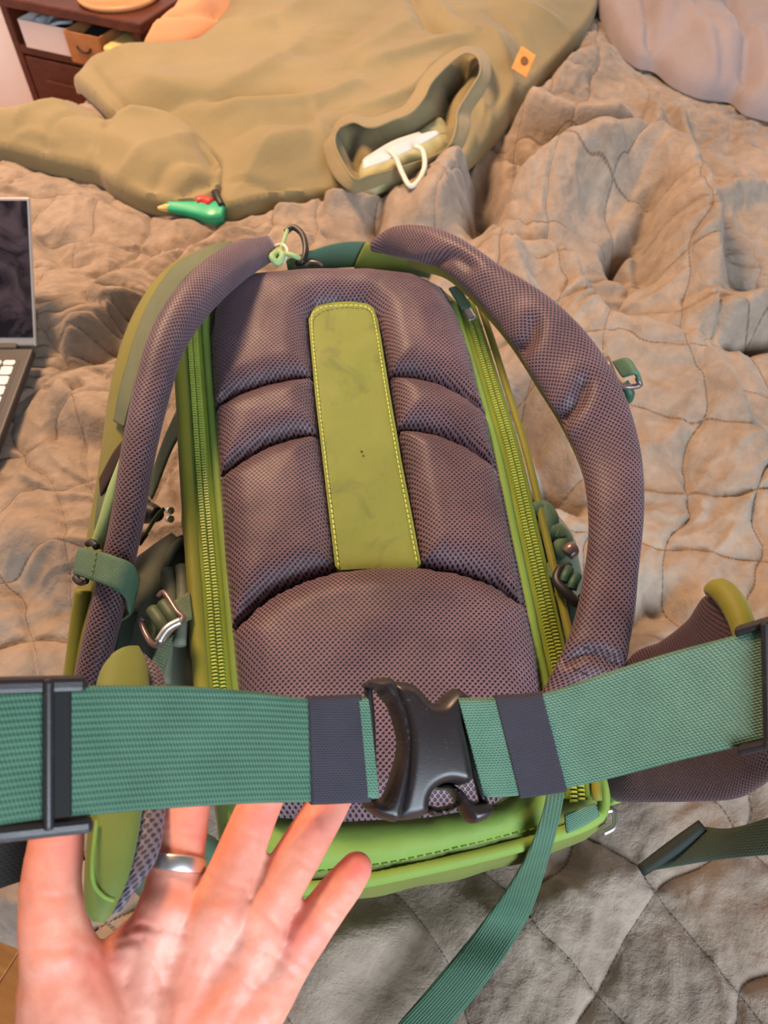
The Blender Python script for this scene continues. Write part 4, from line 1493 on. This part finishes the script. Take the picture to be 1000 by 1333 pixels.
# ------------------------------------------------------------------ hand
def build_hand():
    chains = [
        [(170, 1430, .312, 22), (190, 1300, .320, 17.5), (220, 1180, .326, 13.5)],
        [(195, 1430, .312, 23), (238, 1300, .322, 17.5), (288, 1178, .326, 13)],
        [(220, 1430, .312, 23), (285, 1305, .323, 17.5), (335, 1210, .329, 12.5)],
        [(240, 1430, .312, 22), (318, 1320, .324, 17), (372, 1250, .333, 12)],
        [(150, 1430, .31, 22), (100, 1320, .308, 23), (76, 1240, .306, 15)],
        [(205, 1420, .312, 26), (215, 1540, .31, 25), (228, 1700, .315, 27), (245, 1900, .33, 31), (260, 2100, .35, 36)],
        [(180, 1420, .312, 24), (185, 1540, .31, 23), (195, 1700, .315, 26), (210, 1900, .33, 30)],
        [(76, 1245, .306, 15), (66, 1165, .310, 12.4), (74, 1090, .318, 11.2), (78, 1030, .326, 9.5)],
        [(220, 1180, .326, 12.8), (236, 1095, .338, 11.2), (248, 1015, .352, 10.2), (254, 955, .36, 8.5)],
        [(289, 1172, .326, 11.8), (328, 1072, .340, 10.2), (362, 990, .356, 9.5), (378, 935, .363, 8.2)],
        [(337, 1196, .329, 11.8), (396, 1100, .345, 10.6), (436, 1030, .366, 9.8), (448, 985, .374, 8.2)],
        [(378, 1244, .333, 11), (418, 1190, .339, 9.6), (446, 1154, .345, 9.0), (464, 1130, .349, 7.6)],
        [(110, 1290, .312, 15), (150, 1262, .318, 13), (200, 1215, .324, 12)],
    ]
    verts, faces = [], []
    for ch in chains:
        pts = [D(x, y, d) for x, y, d, r in ch]
        rs = [r * .001 for *_, r in ch]
        # rounded ends
        a = norm(pts[0] - pts[1])
        b = norm(pts[-1] - pts[-2])
        v, f = tube_geo(pts, rs, 18, 8)
        k = len(verts)
        verts += v
        faces += [tuple(i + k for i in q) for q in f]
        for p, r in ((pts[0], rs[0]), (pts[-1], rs[-1])):
            bm = bmesh.new()
            bmesh.ops.create_uvsphere(bm, u_segments=18, v_segments=12, radius=r)
            k = len(verts)
            verts += [np.array(v.co) + p for v in bm.verts]
            faces += [tuple(q.index + k for q in fc.verts) for fc in bm.faces]
            bm.free()
    me = bpy.data.meshes.new('hand_raw')
    me.from_pydata([tuple(v) for v in verts], [], faces)
    raw = bpy.data.objects.new('hand_raw', me)
    COL.objects.link(raw)
    md = raw.modifiers.new('r', 'REMESH')
    md.mode = 'VOXEL'
    md.voxel_size = 0.0013
    sm = raw.modifiers.new('s', 'SMOOTH')
    sm.factor = 0.5
    sm.iterations = 9
    dg = bpy.context.evaluated_depsgraph_get()
    me2 = bpy.data.meshes.new_from_object(raw.evaluated_get(dg))
    bpy.data.objects.remove(raw)
    n = len(me2.vertices)
    co = np.zeros(n * 3, np.float32)
    no = np.zeros(n * 3, np.float32)
    me2.vertices.foreach_get('co', co)
    me2.vertices.foreach_get('normal', no)
    co = co.reshape(-1, 3).astype(float)
    no = no.reshape(-1, 3).astype(float)
    rel = co - CAM
    dep = rel @ FW
    px = 500 + FPX * rel[:, 0] / dep
    py = 666.5 - FPX * (rel @ UPV) / dep
    P = np.stack([px, py], 1)
    front = np.clip(-(no @ norm(FW)) * 1.5, 0, 1)
    disp = np.zeros(n)
    # creases of palm and finger joints (metres), as lines on the palm side
    creases = [
        ([(160, 1212), (190, 1240), (215, 1290), (222, 1350)], .0013, 4.5),
        ([(180, 1205), (235, 1215), (290, 1245), (330, 1290)], .0010, 4),
        ([(385, 1268), (350, 1240), (310, 1222), (270, 1190)], .0009, 4),
        ([(108, 1240), (130, 1250), (150, 1280), (160, 1330)], .0014, 6),
        ([(120, 1238), (150, 1228), (185, 1222)], .0012, 4),
        ([(150, 1215), (185, 1205), (205, 1212)], .0008, 3.5),
        ([(205, 1088), (240, 1084), (275, 1090)], .0007, 3),
        ([(205, 1078), (240, 1074), (275, 1080)], .0005, 3),
        ([(300, 1078), (330, 1088), (352, 1096)], .0006, 3),
        ([(372, 1108), (395, 1124), (412, 1136)], .0006, 3),
        ([(272, 1140), (300, 1152), (322, 1158)], .0008, 3.5),
        ([(322, 1168), (345, 1188), (360, 1206)], .0008, 3.5),
        ([(362, 1228), (385, 1248), (402, 1262)], .0008, 3.5),
        ([(405, 1172), (422, 1186), (436, 1196)], .0006, 3),
        ([(432, 1138), (448, 1150), (460, 1160)], .0005, 3),
        ([(35, 1160), (70, 1168), (104, 1162)], .0007, 3.5),
        ([(35, 1230), (70, 1238), (100, 1232)], .0006, 4),
    ]
    for line, amp, w in creases:
        d = seg_dist(P, cr(line, 6), False)
        amp *= .42
        disp -= amp * np.exp(-(d / w) ** 2)
        disp += amp * .35 * np.exp(-((d - 2.6 * w) / (1.6 * w)) ** 2)
    # hollow of the palm and pads under the fingers
    disp -= .004 * np.exp(-(((px - 245) / 55) ** 2 + ((py - 1270) / 45) ** 2))
    for cxp, cyp in ((230, 1185), (300, 1195), (350, 1228)):
        disp += .0012 * np.exp(-(((px - cxp) / 24) ** 2 + ((py - cyp) / 20) ** 2))
    disp += .0004 * fbm(px / 34, py / 34, 2)
    co = co + no * (disp * front)[:, None]
    me2.vertices.foreach_set('co', co.astype(np.float32).ravel())
    flush = np.zeros(n)
    for x, y, r in ((466, 1128, 26), (420, 1070, 40), (245, 1065, 40), (90, 1095, 40), (340, 1060, 40), (135, 1250, 30), (395, 1225, 35), (180, 1205, 25)):
        flush = np.maximum(flush, np.exp(-(((px - x) ** 2 + (py - y) ** 2) / r ** 2)) * (1.0 if (x, y) == (466, 1128) else .6))
    at = me2.attributes.new('flush', 'FLOAT', 'POINT')
    at.data.foreach_set('value', flush.astype(np.float32))
    me2.polygons.foreach_set('use_smooth', [True] * len(me2.polygons))
    me2.materials.clear()
    me2.materials.append(M['skin'])
    me2.name = 'hand'
    me2.update()
    o = bpy.data.objects.new('hand', me2)
    COL.objects.link(o)
    tag(o, 'open bare left hand, palm up, fingers behind the green belt webbing', 'hand')


build_hand()

# ring on the index finger
def ring():
    c = D(229, 1124, .333)
    ax = norm(D(236, 1095, .338) - D(220, 1180, .326))
    x = norm(np.cross(ax, FW))
    y = np.cross(ax, x)
    verts, faces = [], []
    N = 64
    R, tk, wd = .0120, .0013, .0066
    prof = [(-wd / 2, 0), (-wd / 2, tk * .7), (-wd / 2 + .0008, tk), (0, tk * 1.1), (wd / 2 - .0008, tk), (wd / 2, tk * .7), (wd / 2, 0), (0, -.0003)]
    for i in range(N):
        a = 2 * math.pi * i / N
        for h, r in prof:
            verts.append(c + ax * h + (x * math.cos(a) + y * math.sin(a)) * (R + r))
    k = len(prof)
    for i in range(N):
        for j in range(k):
            faces.append((i * k + j, i * k + (j + 1) % k, ((i + 1) % N) * k + (j + 1) % k, ((i + 1) % N) * k + j))
    o = mk('ring', verts, faces, 'metal')
    tag(o, 'wide plain silver ring worn on the index finger', 'ring')


ring()

# ------------------------------------------------------------------ khaki garment on the bed
def qlow(V):
    return quilt_low(V[:, 0], V[:, 1])


EZ_ = np.array([0, 0, 1.0])
gar = thing('garment', 'khaki cotton garment with leather patch spread out beside the nightstand', 'garment', (*Zp(400, 130, BEDZ)[:2], BEDZ))
PLACE = lambda x, y, h: np.array([x, y, h])


def c_sheet(name, px, lift, slope, folds, mat, parent, step=.006, edge=.012, er=.008, noise=.004, nf=7, layer=0.0):
    """thin cloth lying on the bed: small rolled edge, soft rise inwards, folds"""
    z0 = GZ + layer
    out = resample(smooth_closed(zxy(px, z0), 4), step, True)

    def top(V, d):
        q = np.clip(d / er, 0, 1)
        e = np.sqrt(np.clip(1 - (1 - q) ** 2, 0, 1))
        h = z0 - 0.004 + edge * e + lift * sstep(0, slope, d)
        inn = sstep(0, 0.05, d)
        wv = fbm(V[:, 0] * 3, V[:, 1] * 3 + 3, 2)
        h = h + inn * noise * fbm(V[:, 0] * nf * .6 + wv, V[:, 1] * nf * 1.5 + wv, 2)
        for l, hh, a, b in folds:
            h = h + fold(V[:, 0], V[:, 1], zxy(l, z0 + lift * .7), hh, a, b, 1.6) * sstep(0, .02, d)
        return np.maximum(h, BEDZ - .004) - hang(V)

    def hang(V):
        q = np.maximum(S0 + 0.02 - (V @ BV), 0)
        return 0.05 * (1 - np.cos(np.minimum(q / 0.06, 1.5)))
    return sheet(name, out, step, PLACE, top, lambda V, d: BEDZ - .014 - hang(V), mat, parent)


def g_sheet(name, px, z0, T, rr, folds, mat='khaki', parent=None, step=0.009, noise=0.006, nf=6, bottom=None, rid=0.0):
    out = resample(smooth_closed(zxy(px, z0), 4), step, True)

    def top(V, d):
        q = np.clip(d / rr, 0, 1)
        h = z0 - T + T * np.sqrt(np.clip(1 - (1 - q) ** 2, 0, 1))
        h = h + noise * fbm(V[:, 0] * nf, V[:, 1] * nf, 3) * q
        if rid:
            wv = fbm(V[:, 0] * 5, V[:, 1] * 5 + 3, 2)
            c1, s1 = math.cos(0.5), math.sin(0.5)
            ua, va = V[:, 0] * c1 - V[:, 1] * s1, V[:, 0] * s1 + V[:, 1] * c1
            r1 = np.clip(1 - np.abs(fbm(ua * 5 + wv * 0.5, va * 11 + wv * 0.8, 2)) * 1.3, 0, 1)
            r2 = np.clip(1 - np.abs(fbm(va * 9 + wv * 0.6 + 5, ua * 16 + wv, 2)) * 1.3, 0, 1)
            h = h + (rid * (r1 ** 3 - 0.3) + 0.4 * rid * (r2 ** 3 - 0.3)) * q
        for l, hh, a, b in folds:
            h = h + fold(V[:, 0], V[:, 1], zxy(l, z0), hh, a, b, 1.35) * np.clip(q * 1.5, 0, 1)
        return h
    return sheet(name, out, step, PLACE, top, (z0 - T - 0.02) if bottom is None else bottom, mat, parent)


g_body = c_sheet('garment_body', BODY_PX, .040, .11, [
        ([(118, 80), (140, 105), (165, 132), (185, 155)], -.009, .006, .012),
        ([(150, 78), (200, 66), (250, 55)], .010, .03, .02),
        ([(155, 128), (205, 134), (262, 134), (330, 142), (400, 128)], -.022, .03, .014),
        ([(190, 112), (245, 128), (300, 126), (350, 100), (400, 60)], .016, .05, .022),
        ([(270, 150), (330, 152), (420, 146), (470, 120)], .018, .030, .018),
        ([(300, 175), (350, 168), (400, 168), (430, 150)], -.012, .02, .02),
        ([(255, 40), (300, 50), (360, 40), (440, -10)], .016, .05, .03),
        ([(330, 80), (390, 80), (450, 60), (520, 0)], -.012, .04, .03),
        ([(440, 100), (490, 70), (535, 40), (548, 5)], .012, .04, .02),
        ([(535, 0), (550, 35), (585, 62)], -.022, .014, .018),
        ([(560, 10), (590, 45), (625, 62)], .016, .014, .02),
        ([(625, 45), (655, 80), (668, 115), (650, 150)], .022, .022, .024),
        ([(632, 25), (668, 50), (690, 80)], -.014, .014, .014),
        ([(640, 10), (690, 25), (740, 30)], .012, .03, .02),
        ([(470, 100), (520, 92), (570, 75), (612, 62)], .020, .045, .014),
        ([(462, 155), (500, 150), (540, 130), (570, 95)], .016, .03, .012),
        ([(412, 150), (418, 190), (438, 228)], .012, .03, .012),
        ([(300, 205), (350, 200), (410, 190)], .016, .03, .03),
        ([(288, 222), (340, 230), (430, 232)], -.008, .006, .010),
        ([(620, 130), (640, 150), (630, 175)], .012, .012, .012),
        ([(505, 185), (540, 170), (578, 150)], -.055, .028, .022),
        ([(450, 178), (458, 195), (468, 212)], -.045, .014, .014),
        ([(588, 120), (600, 102), (610, 86)], -.055, .016, .012),
        ([(575, 155), (580, 135), (592, 112)], -.035, .014, .014),
    ], 'khaki', gar)
g_sleeve = c_sheet('garment_sleeve', SLEEVE_PX, .034, .07, [
        ([(150, 160), (140, 172), (122, 195)], -.016, .008, .012),
        ([(140, 165), (132, 180), (112, 200)], .010, .012, .008),
        ([(145, 164), (180, 158), (235, 164), (268, 190)], .014, .02, .016),
        ([(252, 178), (268, 195), (278, 212)], -.018, .008, .010),
        ([(140, 228), (190, 208), (230, 195), (250, 180)], .012, .018, .024),
        ([(190, 240), (225, 220), (262, 215)], -.010, .016, .016),
        ([(20, 165), (60, 150), (90, 144)], .010, .014, .014),
        ([(50, 192), (75, 168), (105, 155)], -.009, .010, .008),
        ([(10, 175), (40, 172), (80, 185)], .007, .010, .012),
        ([(160, 246), (225, 244), (282, 224)], -.014, .008, .014),
        ([(-20, 183), (60, 196), (130, 213)], .006, .010, .006),
    ], 'khaki', gar, layer=.004)
# rolled rim of the opening
rim = [(440, 170), (436, 188), (446, 212), (462, 234), (480, 230), (520, 219), (560, 206), (585, 190), (594, 165), (596, 145), (612, 118), (625, 95), (622, 76), (606, 70), (585, 84), (562, 108), (552, 128), (535, 148), (510, 158), (490, 166), (476, 166), (460, 160)]
rim2 = [(426, 165), (420, 190), (432, 226), (458, 250), (484, 246), (524, 230), (568, 216), (600, 196), (612, 168), (614, 146), (630, 122), (640, 96), (632, 68), (606, 60), (576, 74), (548, 100), (538, 120), (524, 138), (505, 146), (488, 152), (474, 152), (454, 148)]
rz = [.640, .650, .646, .640, .632, .630, .632, .636, .644, .648, .656, .662, .666, .666, .664, .660, .658, .656, .654, .654, .654, .652]
rI = [Zp(x, y, z) for (x, y), z in zip(rim, rz)]
rO = [Zp(x, y, z - .020) for (x, y), z in zip(rim2, rz)]
ribbon('opening_band', rI + rI[:2], rO + rO[:2], .0028, 'khaki', gar, 5, 12, 3, face=np.array([0, 0, 1.0]))
tube('opening_seam', [p + EZ_ * .001 for p in rI], .0020, 'khaki', gar, 8, 5, True)
inn = zxy([(468, 200), (490, 186), (530, 168), (566, 146), (584, 150), (586, 178), (560, 198), (500, 222), (474, 224)], .62)
sheet('garment_lining', resample(smooth_closed(inn, 4), .006, True), .006, PLACE, lambda V, d: .596 + .022 * np.sqrt(np.clip(d / .03, 0, 1)) + .007 * fbm(V[:, 0] * 22, V[:, 1] * 22, 2), .58, 'khaki_in', gar)
pcen = Zp(680, 84, .648)
e1 = norm(Zp(688, 66, .652) - Zp(672, 102, .640))
e2 = norm(Zp(690, 88, .640) - Zp(670, 80, .652))
nn_ = norm(np.cross(e2, e1))
if nn_[2] < 0:
    nn_ = -nn_
e2 = norm(np.cross(nn_, e1))
patch = box('leather_patch', pcen + nn_ * .006, (.080, .034, .003), 'leather', gar, [e1, e2, nn_], .0012)
ec = pcen + nn_ * .0085
em = [ec + e1 * .014 * math.cos(a) + e2 * .008 * math.sin(a) for a in np.linspace(0, 2 * math.pi, 14)[:-1]]
mk('patch_emblem', em + [p - nn_ * .002 for p in em], [tuple(range(13)), tuple(reversed(range(13, 26)))] + [(i, 13 + i, 13 + (i + 1) % 13, (i + 1) % 13) for i in range(13)], 'leather_dark', patch, smooth=False)

# white folded card and cream cord sticking out of the opening
card = thing('folded_card', 'white folded card sticking out of the khaki garment opening', 'card', Zp(515, 195, .64))
ribbon('card_leaf', zline([(472, 208, 0.646), (510, 190, 0.652), (550, 174, 0.656), (568, 170, 0.658)]), zline([(473, 220, 0.642), (512, 206, 0.646), (552, 186, 0.650), (572, 174, 0.656)]), .002, 'white', card, 6, 10, 6)
ribbon('card_leaf', zline([(474, 206, 0.642), (510, 184, 0.646), (545, 172, 0.650)]), zline([(474, 212, 0.642), (512, 196, 0.646), (556, 178, 0.650)]), .002, 'white', card, 6, 10, 6)
cord = tube('cord_loop', zline([(506, 196, 0.659), (515, 205, 0.654), (524, 226, 0.639), (534, 242, 0.629), (546, 234, 0.632), (553, 215, 0.642), (550, 196, 0.654), (540, 190, 0.658)]), .0042, 'cream', None, 10, 8)
tag(cord, 'cream cord loop hanging out of the garment opening', 'cord')

# ------------------------------------------------------------------ pillows at the head
def pillow(name, px, z0, T, mat, label, folds, noise=.01, nf=5, rr=.08, bottom=None):
    o = g_sheet(name, px, z0, T, rr, folds, mat, None, .008, noise, nf, bottom, .005)
    tag(o, label, 'pillow')
    return o


o = c_sheet('pillow', PILLOW_PX, .060, .10, [
    ([(835, -10), (848, 35), (866, 74)], -.024, .014, .010), ([(862, -10), (900, 40), (955, 100)], .016, .03, .012), ([(795, -10), (815, 30), (832, 62)], .016, .018, .010),
    ([(935, 10), (968, 70), (985, 125)], -.018, .012, .010), ([(850, 62), (895, 92), (955, 104)], .014, .016, .010), ([(915, 0), (990, 40), (1040, 100)], .014, .03, .014),
    ([(800, -30), (850, -20), (900, -25)], .012, .03, .02), ([(815, 20), (838, 50), (850, 70)], -.012, .010, .010), ([(890, 20), (930, 60), (962, 110)], -.014, .010, .016), ([(980, 60), (1000, 100), (1010, 130)], .014, .010, .014)],
    'pillow', None, .0065, .022, .02, .009, 8)
tag(o, 'mauve linen pillow at the head of the bed', 'pillow')
o = c_sheet('pillow', [(186, 62), (222, 30), (266, 0), (302, -26), (345, -36), (332, -8), (305, 22), (275, 48), (235, 63)], .045, .05,
            [([(205, 34), (240, 26), (290, 10)], -.018, .008, .012), ([(230, 8), (262, 4), (300, -10)], .010, .012, .010)], 'peach', None, .006, .018, .014, .010, 9)
tag(o, 'peach pillow between the nightstand and the khaki garment', 'pillow')

# ------------------------------------------------------------------ nightstand
NS = np.array([*Zp(182, 31, .59)[:2], 0.0])
vx, vy = np.array([BV[0], BV[1], 0]), np.array([BU[0], BU[1], 0])
EZ = np.array([0, 0, 1.0])


def ns(a, b, z):
    """a: metres left of the right front corner, b: metres back, z"""
    return NS - vx * a + vy * b + EZ * z


W_, DP = .46, .40
nst = thing('nightstand', 'dark reddish wood nightstand with open shelf beside the bed', 'nightstand', ns(W_ / 2, DP / 2, 0))
AX = [vx, vy, EZ]
box('top', ns(W_ / 2, DP / 2, .578), (W_ + .0, DP, .024), 'nightwood', nst, AX, .004)
box('side_panel', ns(.03, DP / 2, .283), (.022, DP - .03, .566), 'nightwood', nst, AX, .002)
box('side_panel', ns(W_ - .03, DP / 2, .283), (.022, DP - .03, .566), 'nightwood', nst, AX, .002)
box('back_panel', ns(W_ / 2, DP - .022, .30), (W_ - .07, .012, .54), 'nightwood', nst, AX)
box('shelf', ns(W_ / 2, DP / 2 - .01, .465), (W_ - .08, DP - .05, .02), 'nightwood', nst, AX, .002)
dr = box('door', ns(W_ / 2, .024, .26), (W_ - .09, .018, .38), 'nightwood', nst, AX, .003)
box('door_panel', ns(W_ / 2, .013, .26), (W_ - .19, .008, .28), 'nightwood', dr, AX, .003)
box('plinth', ns(W_ / 2, DP / 2, .03), (W_ - .08, DP - .05, .06), 'nightwood', nst, AX)

# tray on top
def disc(name, c, r, h, mat, parent=None, seg=64):
    prof = [(0.0, 0.0), (r * .94, 0), (r, h * .5), (r * .985, h), (r * .93, h), (r * .90, h * .62), (0.0, h * .6)]
    verts, faces = [], []
    for i in range(seg):
        a = 2 * math.pi * i / seg
        for rad, z in prof[1:-1]:
            verts.append(np.asarray(c) + np.array([rad * math.cos(a), rad * math.sin(a), z]))
    k = len(prof) - 2
    for i in range(seg):
        for j in range(k - 1):
            i2 = (i + 1) % seg
            faces.append((i * k + j, i2 * k + j, i2 * k + j + 1, i * k + j + 1))
    verts.append(np.asarray(c))
    verts.append(np.asarray(c) + np.array([0, 0, h * .6]))
    nv = len(verts)
    for i in range(seg):
        i2 = (i + 1) % seg
        faces.append((nv - 2, i2 * k, i * k))
        faces.append((nv - 1, i * k + k - 1, i2 * k + k - 1))
    return mk(name, verts, faces, mat, parent)


tc = Zp(155, -6, .595)
tray = disc('tray', (tc[0], tc[1], .5895), .100, .014, 'traywood')
tag(tray, 'round pale tan wooden tray on the nightstand top', 'tray')
cup = thing('glass_jar', 'small white cup standing on the round tan tray', 'cup', (tc[0], tc[1], .598))
vv, ff = tube_geo([(tc[0], tc[1], .598), (tc[0], tc[1], .64), (tc[0], tc[1], .68)], [.022, .027, .030], 24, 4)
mk('cup_body', vv, ff, 'white', cup)
cup.name = 'cup'

# boxes in the shelf
def open_box(name, a0, a1, b0, b1, z0, z1, mat, label):
    t_ = .003
    o = thing(name, label, 'box', ns((a0 + a1) / 2, (b0 + b1) / 2, z0))
    cx, cy = (a0 + a1) / 2, (b0 + b1) / 2
    h = z1 - z0
    box('base', ns(cx, cy, z0 + t_ / 2), (a1 - a0, b1 - b0, t_), mat, o, AX)
    f = box('front', ns(cx, b0, z0 + h / 2), (a1 - a0, t_, h), mat, o, AX)
    box('back', ns(cx, b1, z0 + h / 2), (a1 - a0, t_, h), mat, o, AX)
    box('side', ns(a0, cy, z0 + h / 2), (t_, b1 - b0, h), mat, o, AX)
    box('side', ns(a1, cy, z0 + h / 2), (t_, b1 - b0, h), mat, o, AX)
    return o, f


SZ = .4755
wb_, _ = open_box('white_box', .235, .390, .012, .20, SZ, SZ + .064, 'whitebox', 'open white card box of white cables in the nightstand shelf')
cb_, cf = open_box('cardboard_box', .125, .228, -.01, .20, SZ, SZ + .070, 'cardboard', 'open brown cardboard box with curved printed mark in the nightstand shelf')
arc = [ns(.178 - .020 * math.cos(a), -.0135, SZ + .043 - .014 * math.sin(a)) for a in np.linspace(0.1, math.pi - .1, 9)]
tube('printed_mark', arc, .0028, 'ink', cf, 6, 4)
CABLES = [(.30, .06, .03, 'white', 'coiled white cable on top of the black charger block'),
          (.345, .105, .03, 'white', 'coiled white cable behind the white charger plug'),
          (.28, .13, .03, 'lapsilver', 'looped grey cable at the back of the white card box')]
for i, (a, b, r, mt, lb) in enumerate(CABLES):
    pts = [ns(a + r * math.cos(q), b + r * 1.2 * math.sin(q), SZ + .058 + .006 * math.sin(q * 2 + i)) for q in np.linspace(0, 2 * math.pi, 9)[:-1]]
    o = tube('cable', pts, .0042, mt, None, 8, 5, True)
    tag(o, lb, 'cable', 'cables in the white box')
o = box('charger', ns(.29, .09, SZ + .036), (.06, .05, .04), 'black', None, [norm(vx + EZ * .4), vy, norm(EZ - vx * .4)], .006)
tag(o, 'black charger block among the white cables', 'charger')
o = box('charger', ns(.365, .06, SZ + .036), (.03, .03, .04), 'white', None, [norm(vx + EZ * .6), vy, norm(EZ - vx * .6)], .006)
tag(o, 'white charger plug among the cables in the white box', 'charger')
o = box('plastic_pouch', ns(.176, .09, SZ + .05), (.075, .14, .022), 'lapgrey', None, [vx, norm(vy + EZ * .15), norm(EZ - vy * .15)], .009, 3)
tag(o, 'grey plastic pouch lying in the brown cardboard box', 'pouch')
o = box('yellow_packet', ns(.085, .03, SZ + .03), (.05, .11, .058), 'tipyellow', None, AX, .008, 3)
tag(o, 'yellow packet beside the cardboard box in the shelf', 'packet')

# ------------------------------------------------------------------ laptop
lap = thing('laptop', 'open grey laptop with white keys on the quilt', 'laptop', (-.64, .72, .585))
hx, hy, hz = -.496, .828, .582
lw, ld = .30, .215
LT = math.radians(3)
lay_ = np.array([0, math.cos(LT), 0.05])
lxv = np.array([1.0, 0, 0])
lzv = norm(np.cross(lxv, lay_))
lay_ = norm(lay_)
HC = np.array([hx - lw / 2, hy, hz])
dk = box('base', HC - lay_ * ld / 2, (lw, ld, .013), 'lapgrey', lap, [lxv, lay_, lzv], .004, 3)
kb = box('keyboard_well', HC - lay_ * (.026 + .052) + lzv * .0063, (lw - .026, .108, .0012), 'black', dk, [lxv, lay_, lzv])
km = {}
for r in range(6):
    kh = .0085 if r == 0 else .0155
    y0 = .027 + (0 if r == 0 else .0115 + (r - 1) * .0187)
    nk = 14 if r < 5 else 9
    x = .016
    usable = lw - .032
    widths = [usable / nk] * nk
    if r == 5:
        widths = [.0195, .0195, .0195, .0235, .105, .0235, .0195, .0195, .0195]
        sc = usable / sum(widths)
        widths = [q * sc for q in widths]
    for wk in widths:
        key = (round(wk, 4), kh)
        if key not in km:
            bm = bmesh.new()
            bmesh.ops.create_cube(bm, size=1)
            bmesh.ops.scale(bm, vec=(wk - .003, kh, .002), verts=bm.verts)
            bmesh.ops.bevel(bm, geom=[e for e in bm.edges if abs(e.verts[0].co.z - e.verts[1].co.z) > .001], offset=.0015, segments=2, affect='EDGES')
            mm = bpy.data.meshes.new('key')
            bm.to_mesh(mm)
            bm.free()
            mm.materials.append(M['key'])
            km[key] = mm
        o = bpy.data.objects.new('key', km[key])
        COL.objects.link(o)
        o.parent = dk
        p = HC + lxv * (-lw / 2 + x + wk / 2) - lay_ * (y0 + kh / 2) + lzv * .0076
        R = Matrix((lxv, lay_, lzv)).transposed().to_4x4()
        o.matrix_local = Matrix.Translation(Vector(p)) @ R
        x += wk
box('trackpad', HC - lay_ * .177 + lzv * .0064, (.11, .068, .0008), 'lapgrey', dk, [lxv, lay_, lzv])
TA = math.radians(40)
su = norm(lay_ * math.cos(TA) + lzv * math.sin(TA))
sn = norm(np.cross(lxv, su))
lid = box('lid', HC + lay_ * .004 + su * (.205 / 2 + .004) - sn * .002, (lw, .205, .006), 'lapsilver', lap, [lxv, su, sn], .0025, 3)
bm = bmesh.new()
box('screen', HC + lay_ * .004 + su * (.205 / 2 + .0075) + sn * .0012, (lw - .006, .188, .0012), 'screen', lid, [lxv, su, sn], .0005)
box('hinge', HC + lzv * .003 + lay_ * .003, (lw - .05, .012, .010), 'lapgrey', lap, [lxv, lay_, lzv], .003)

# ------------------------------------------------------------------ green tool and small things by the garment
tz = max(on_quilt(x, y)[2] for x, y in ((225, 270), (260, 276), (290, 278))) + .015
tp = zline([(219, 270, tz + .008), (222, 270, tz + .008), (250, 273, tz + .008), (275, 278, tz + .008), (293, 278, tz + .008)])
A_ = zline([(219, 264, tz + .012), (240, 265, tz + .012), (262, 266, tz + .012), (280, 266, tz + .012), (294, 268, tz + .012)])
B_ = zline([(220, 276, tz + .004), (240, 280, tz + .004), (258, 285, tz + .004), (275, 290, tz + .004), (290, 288, tz + .004)])
tool = thing('tool', 'turquoise plastic hand tool with pale yellow tip lying by the garment', 'tool', tp[2])
ribbon('handle', A_, B_, [.014, .018, .022, .026, .024], 'aqua', tool, 8, 20, 4)
tube('tip', zline([(222, 270, tz + .008), (214, 271, tz + .007), (206, 271, tz + .006)]), [.008, .006, .003], 'tipyellow', tool, 12, 5)
rl = thing('lighter', 'small red and black lighter tucked under the garment edge', 'lighter', Zp(272, 262, tz))
tube('lighter_body', zline([(258, 264, tz + .016), (266, 262, tz + .018), (276, 266, tz + .018)]), .010, 'red', rl, 12, 5)
tube('lighter_cap', zline([(281, 250, tz + .025), (284, 258, tz + .024), (289, 268, tz + .02)]), .006, 'black', rl, 10, 5)
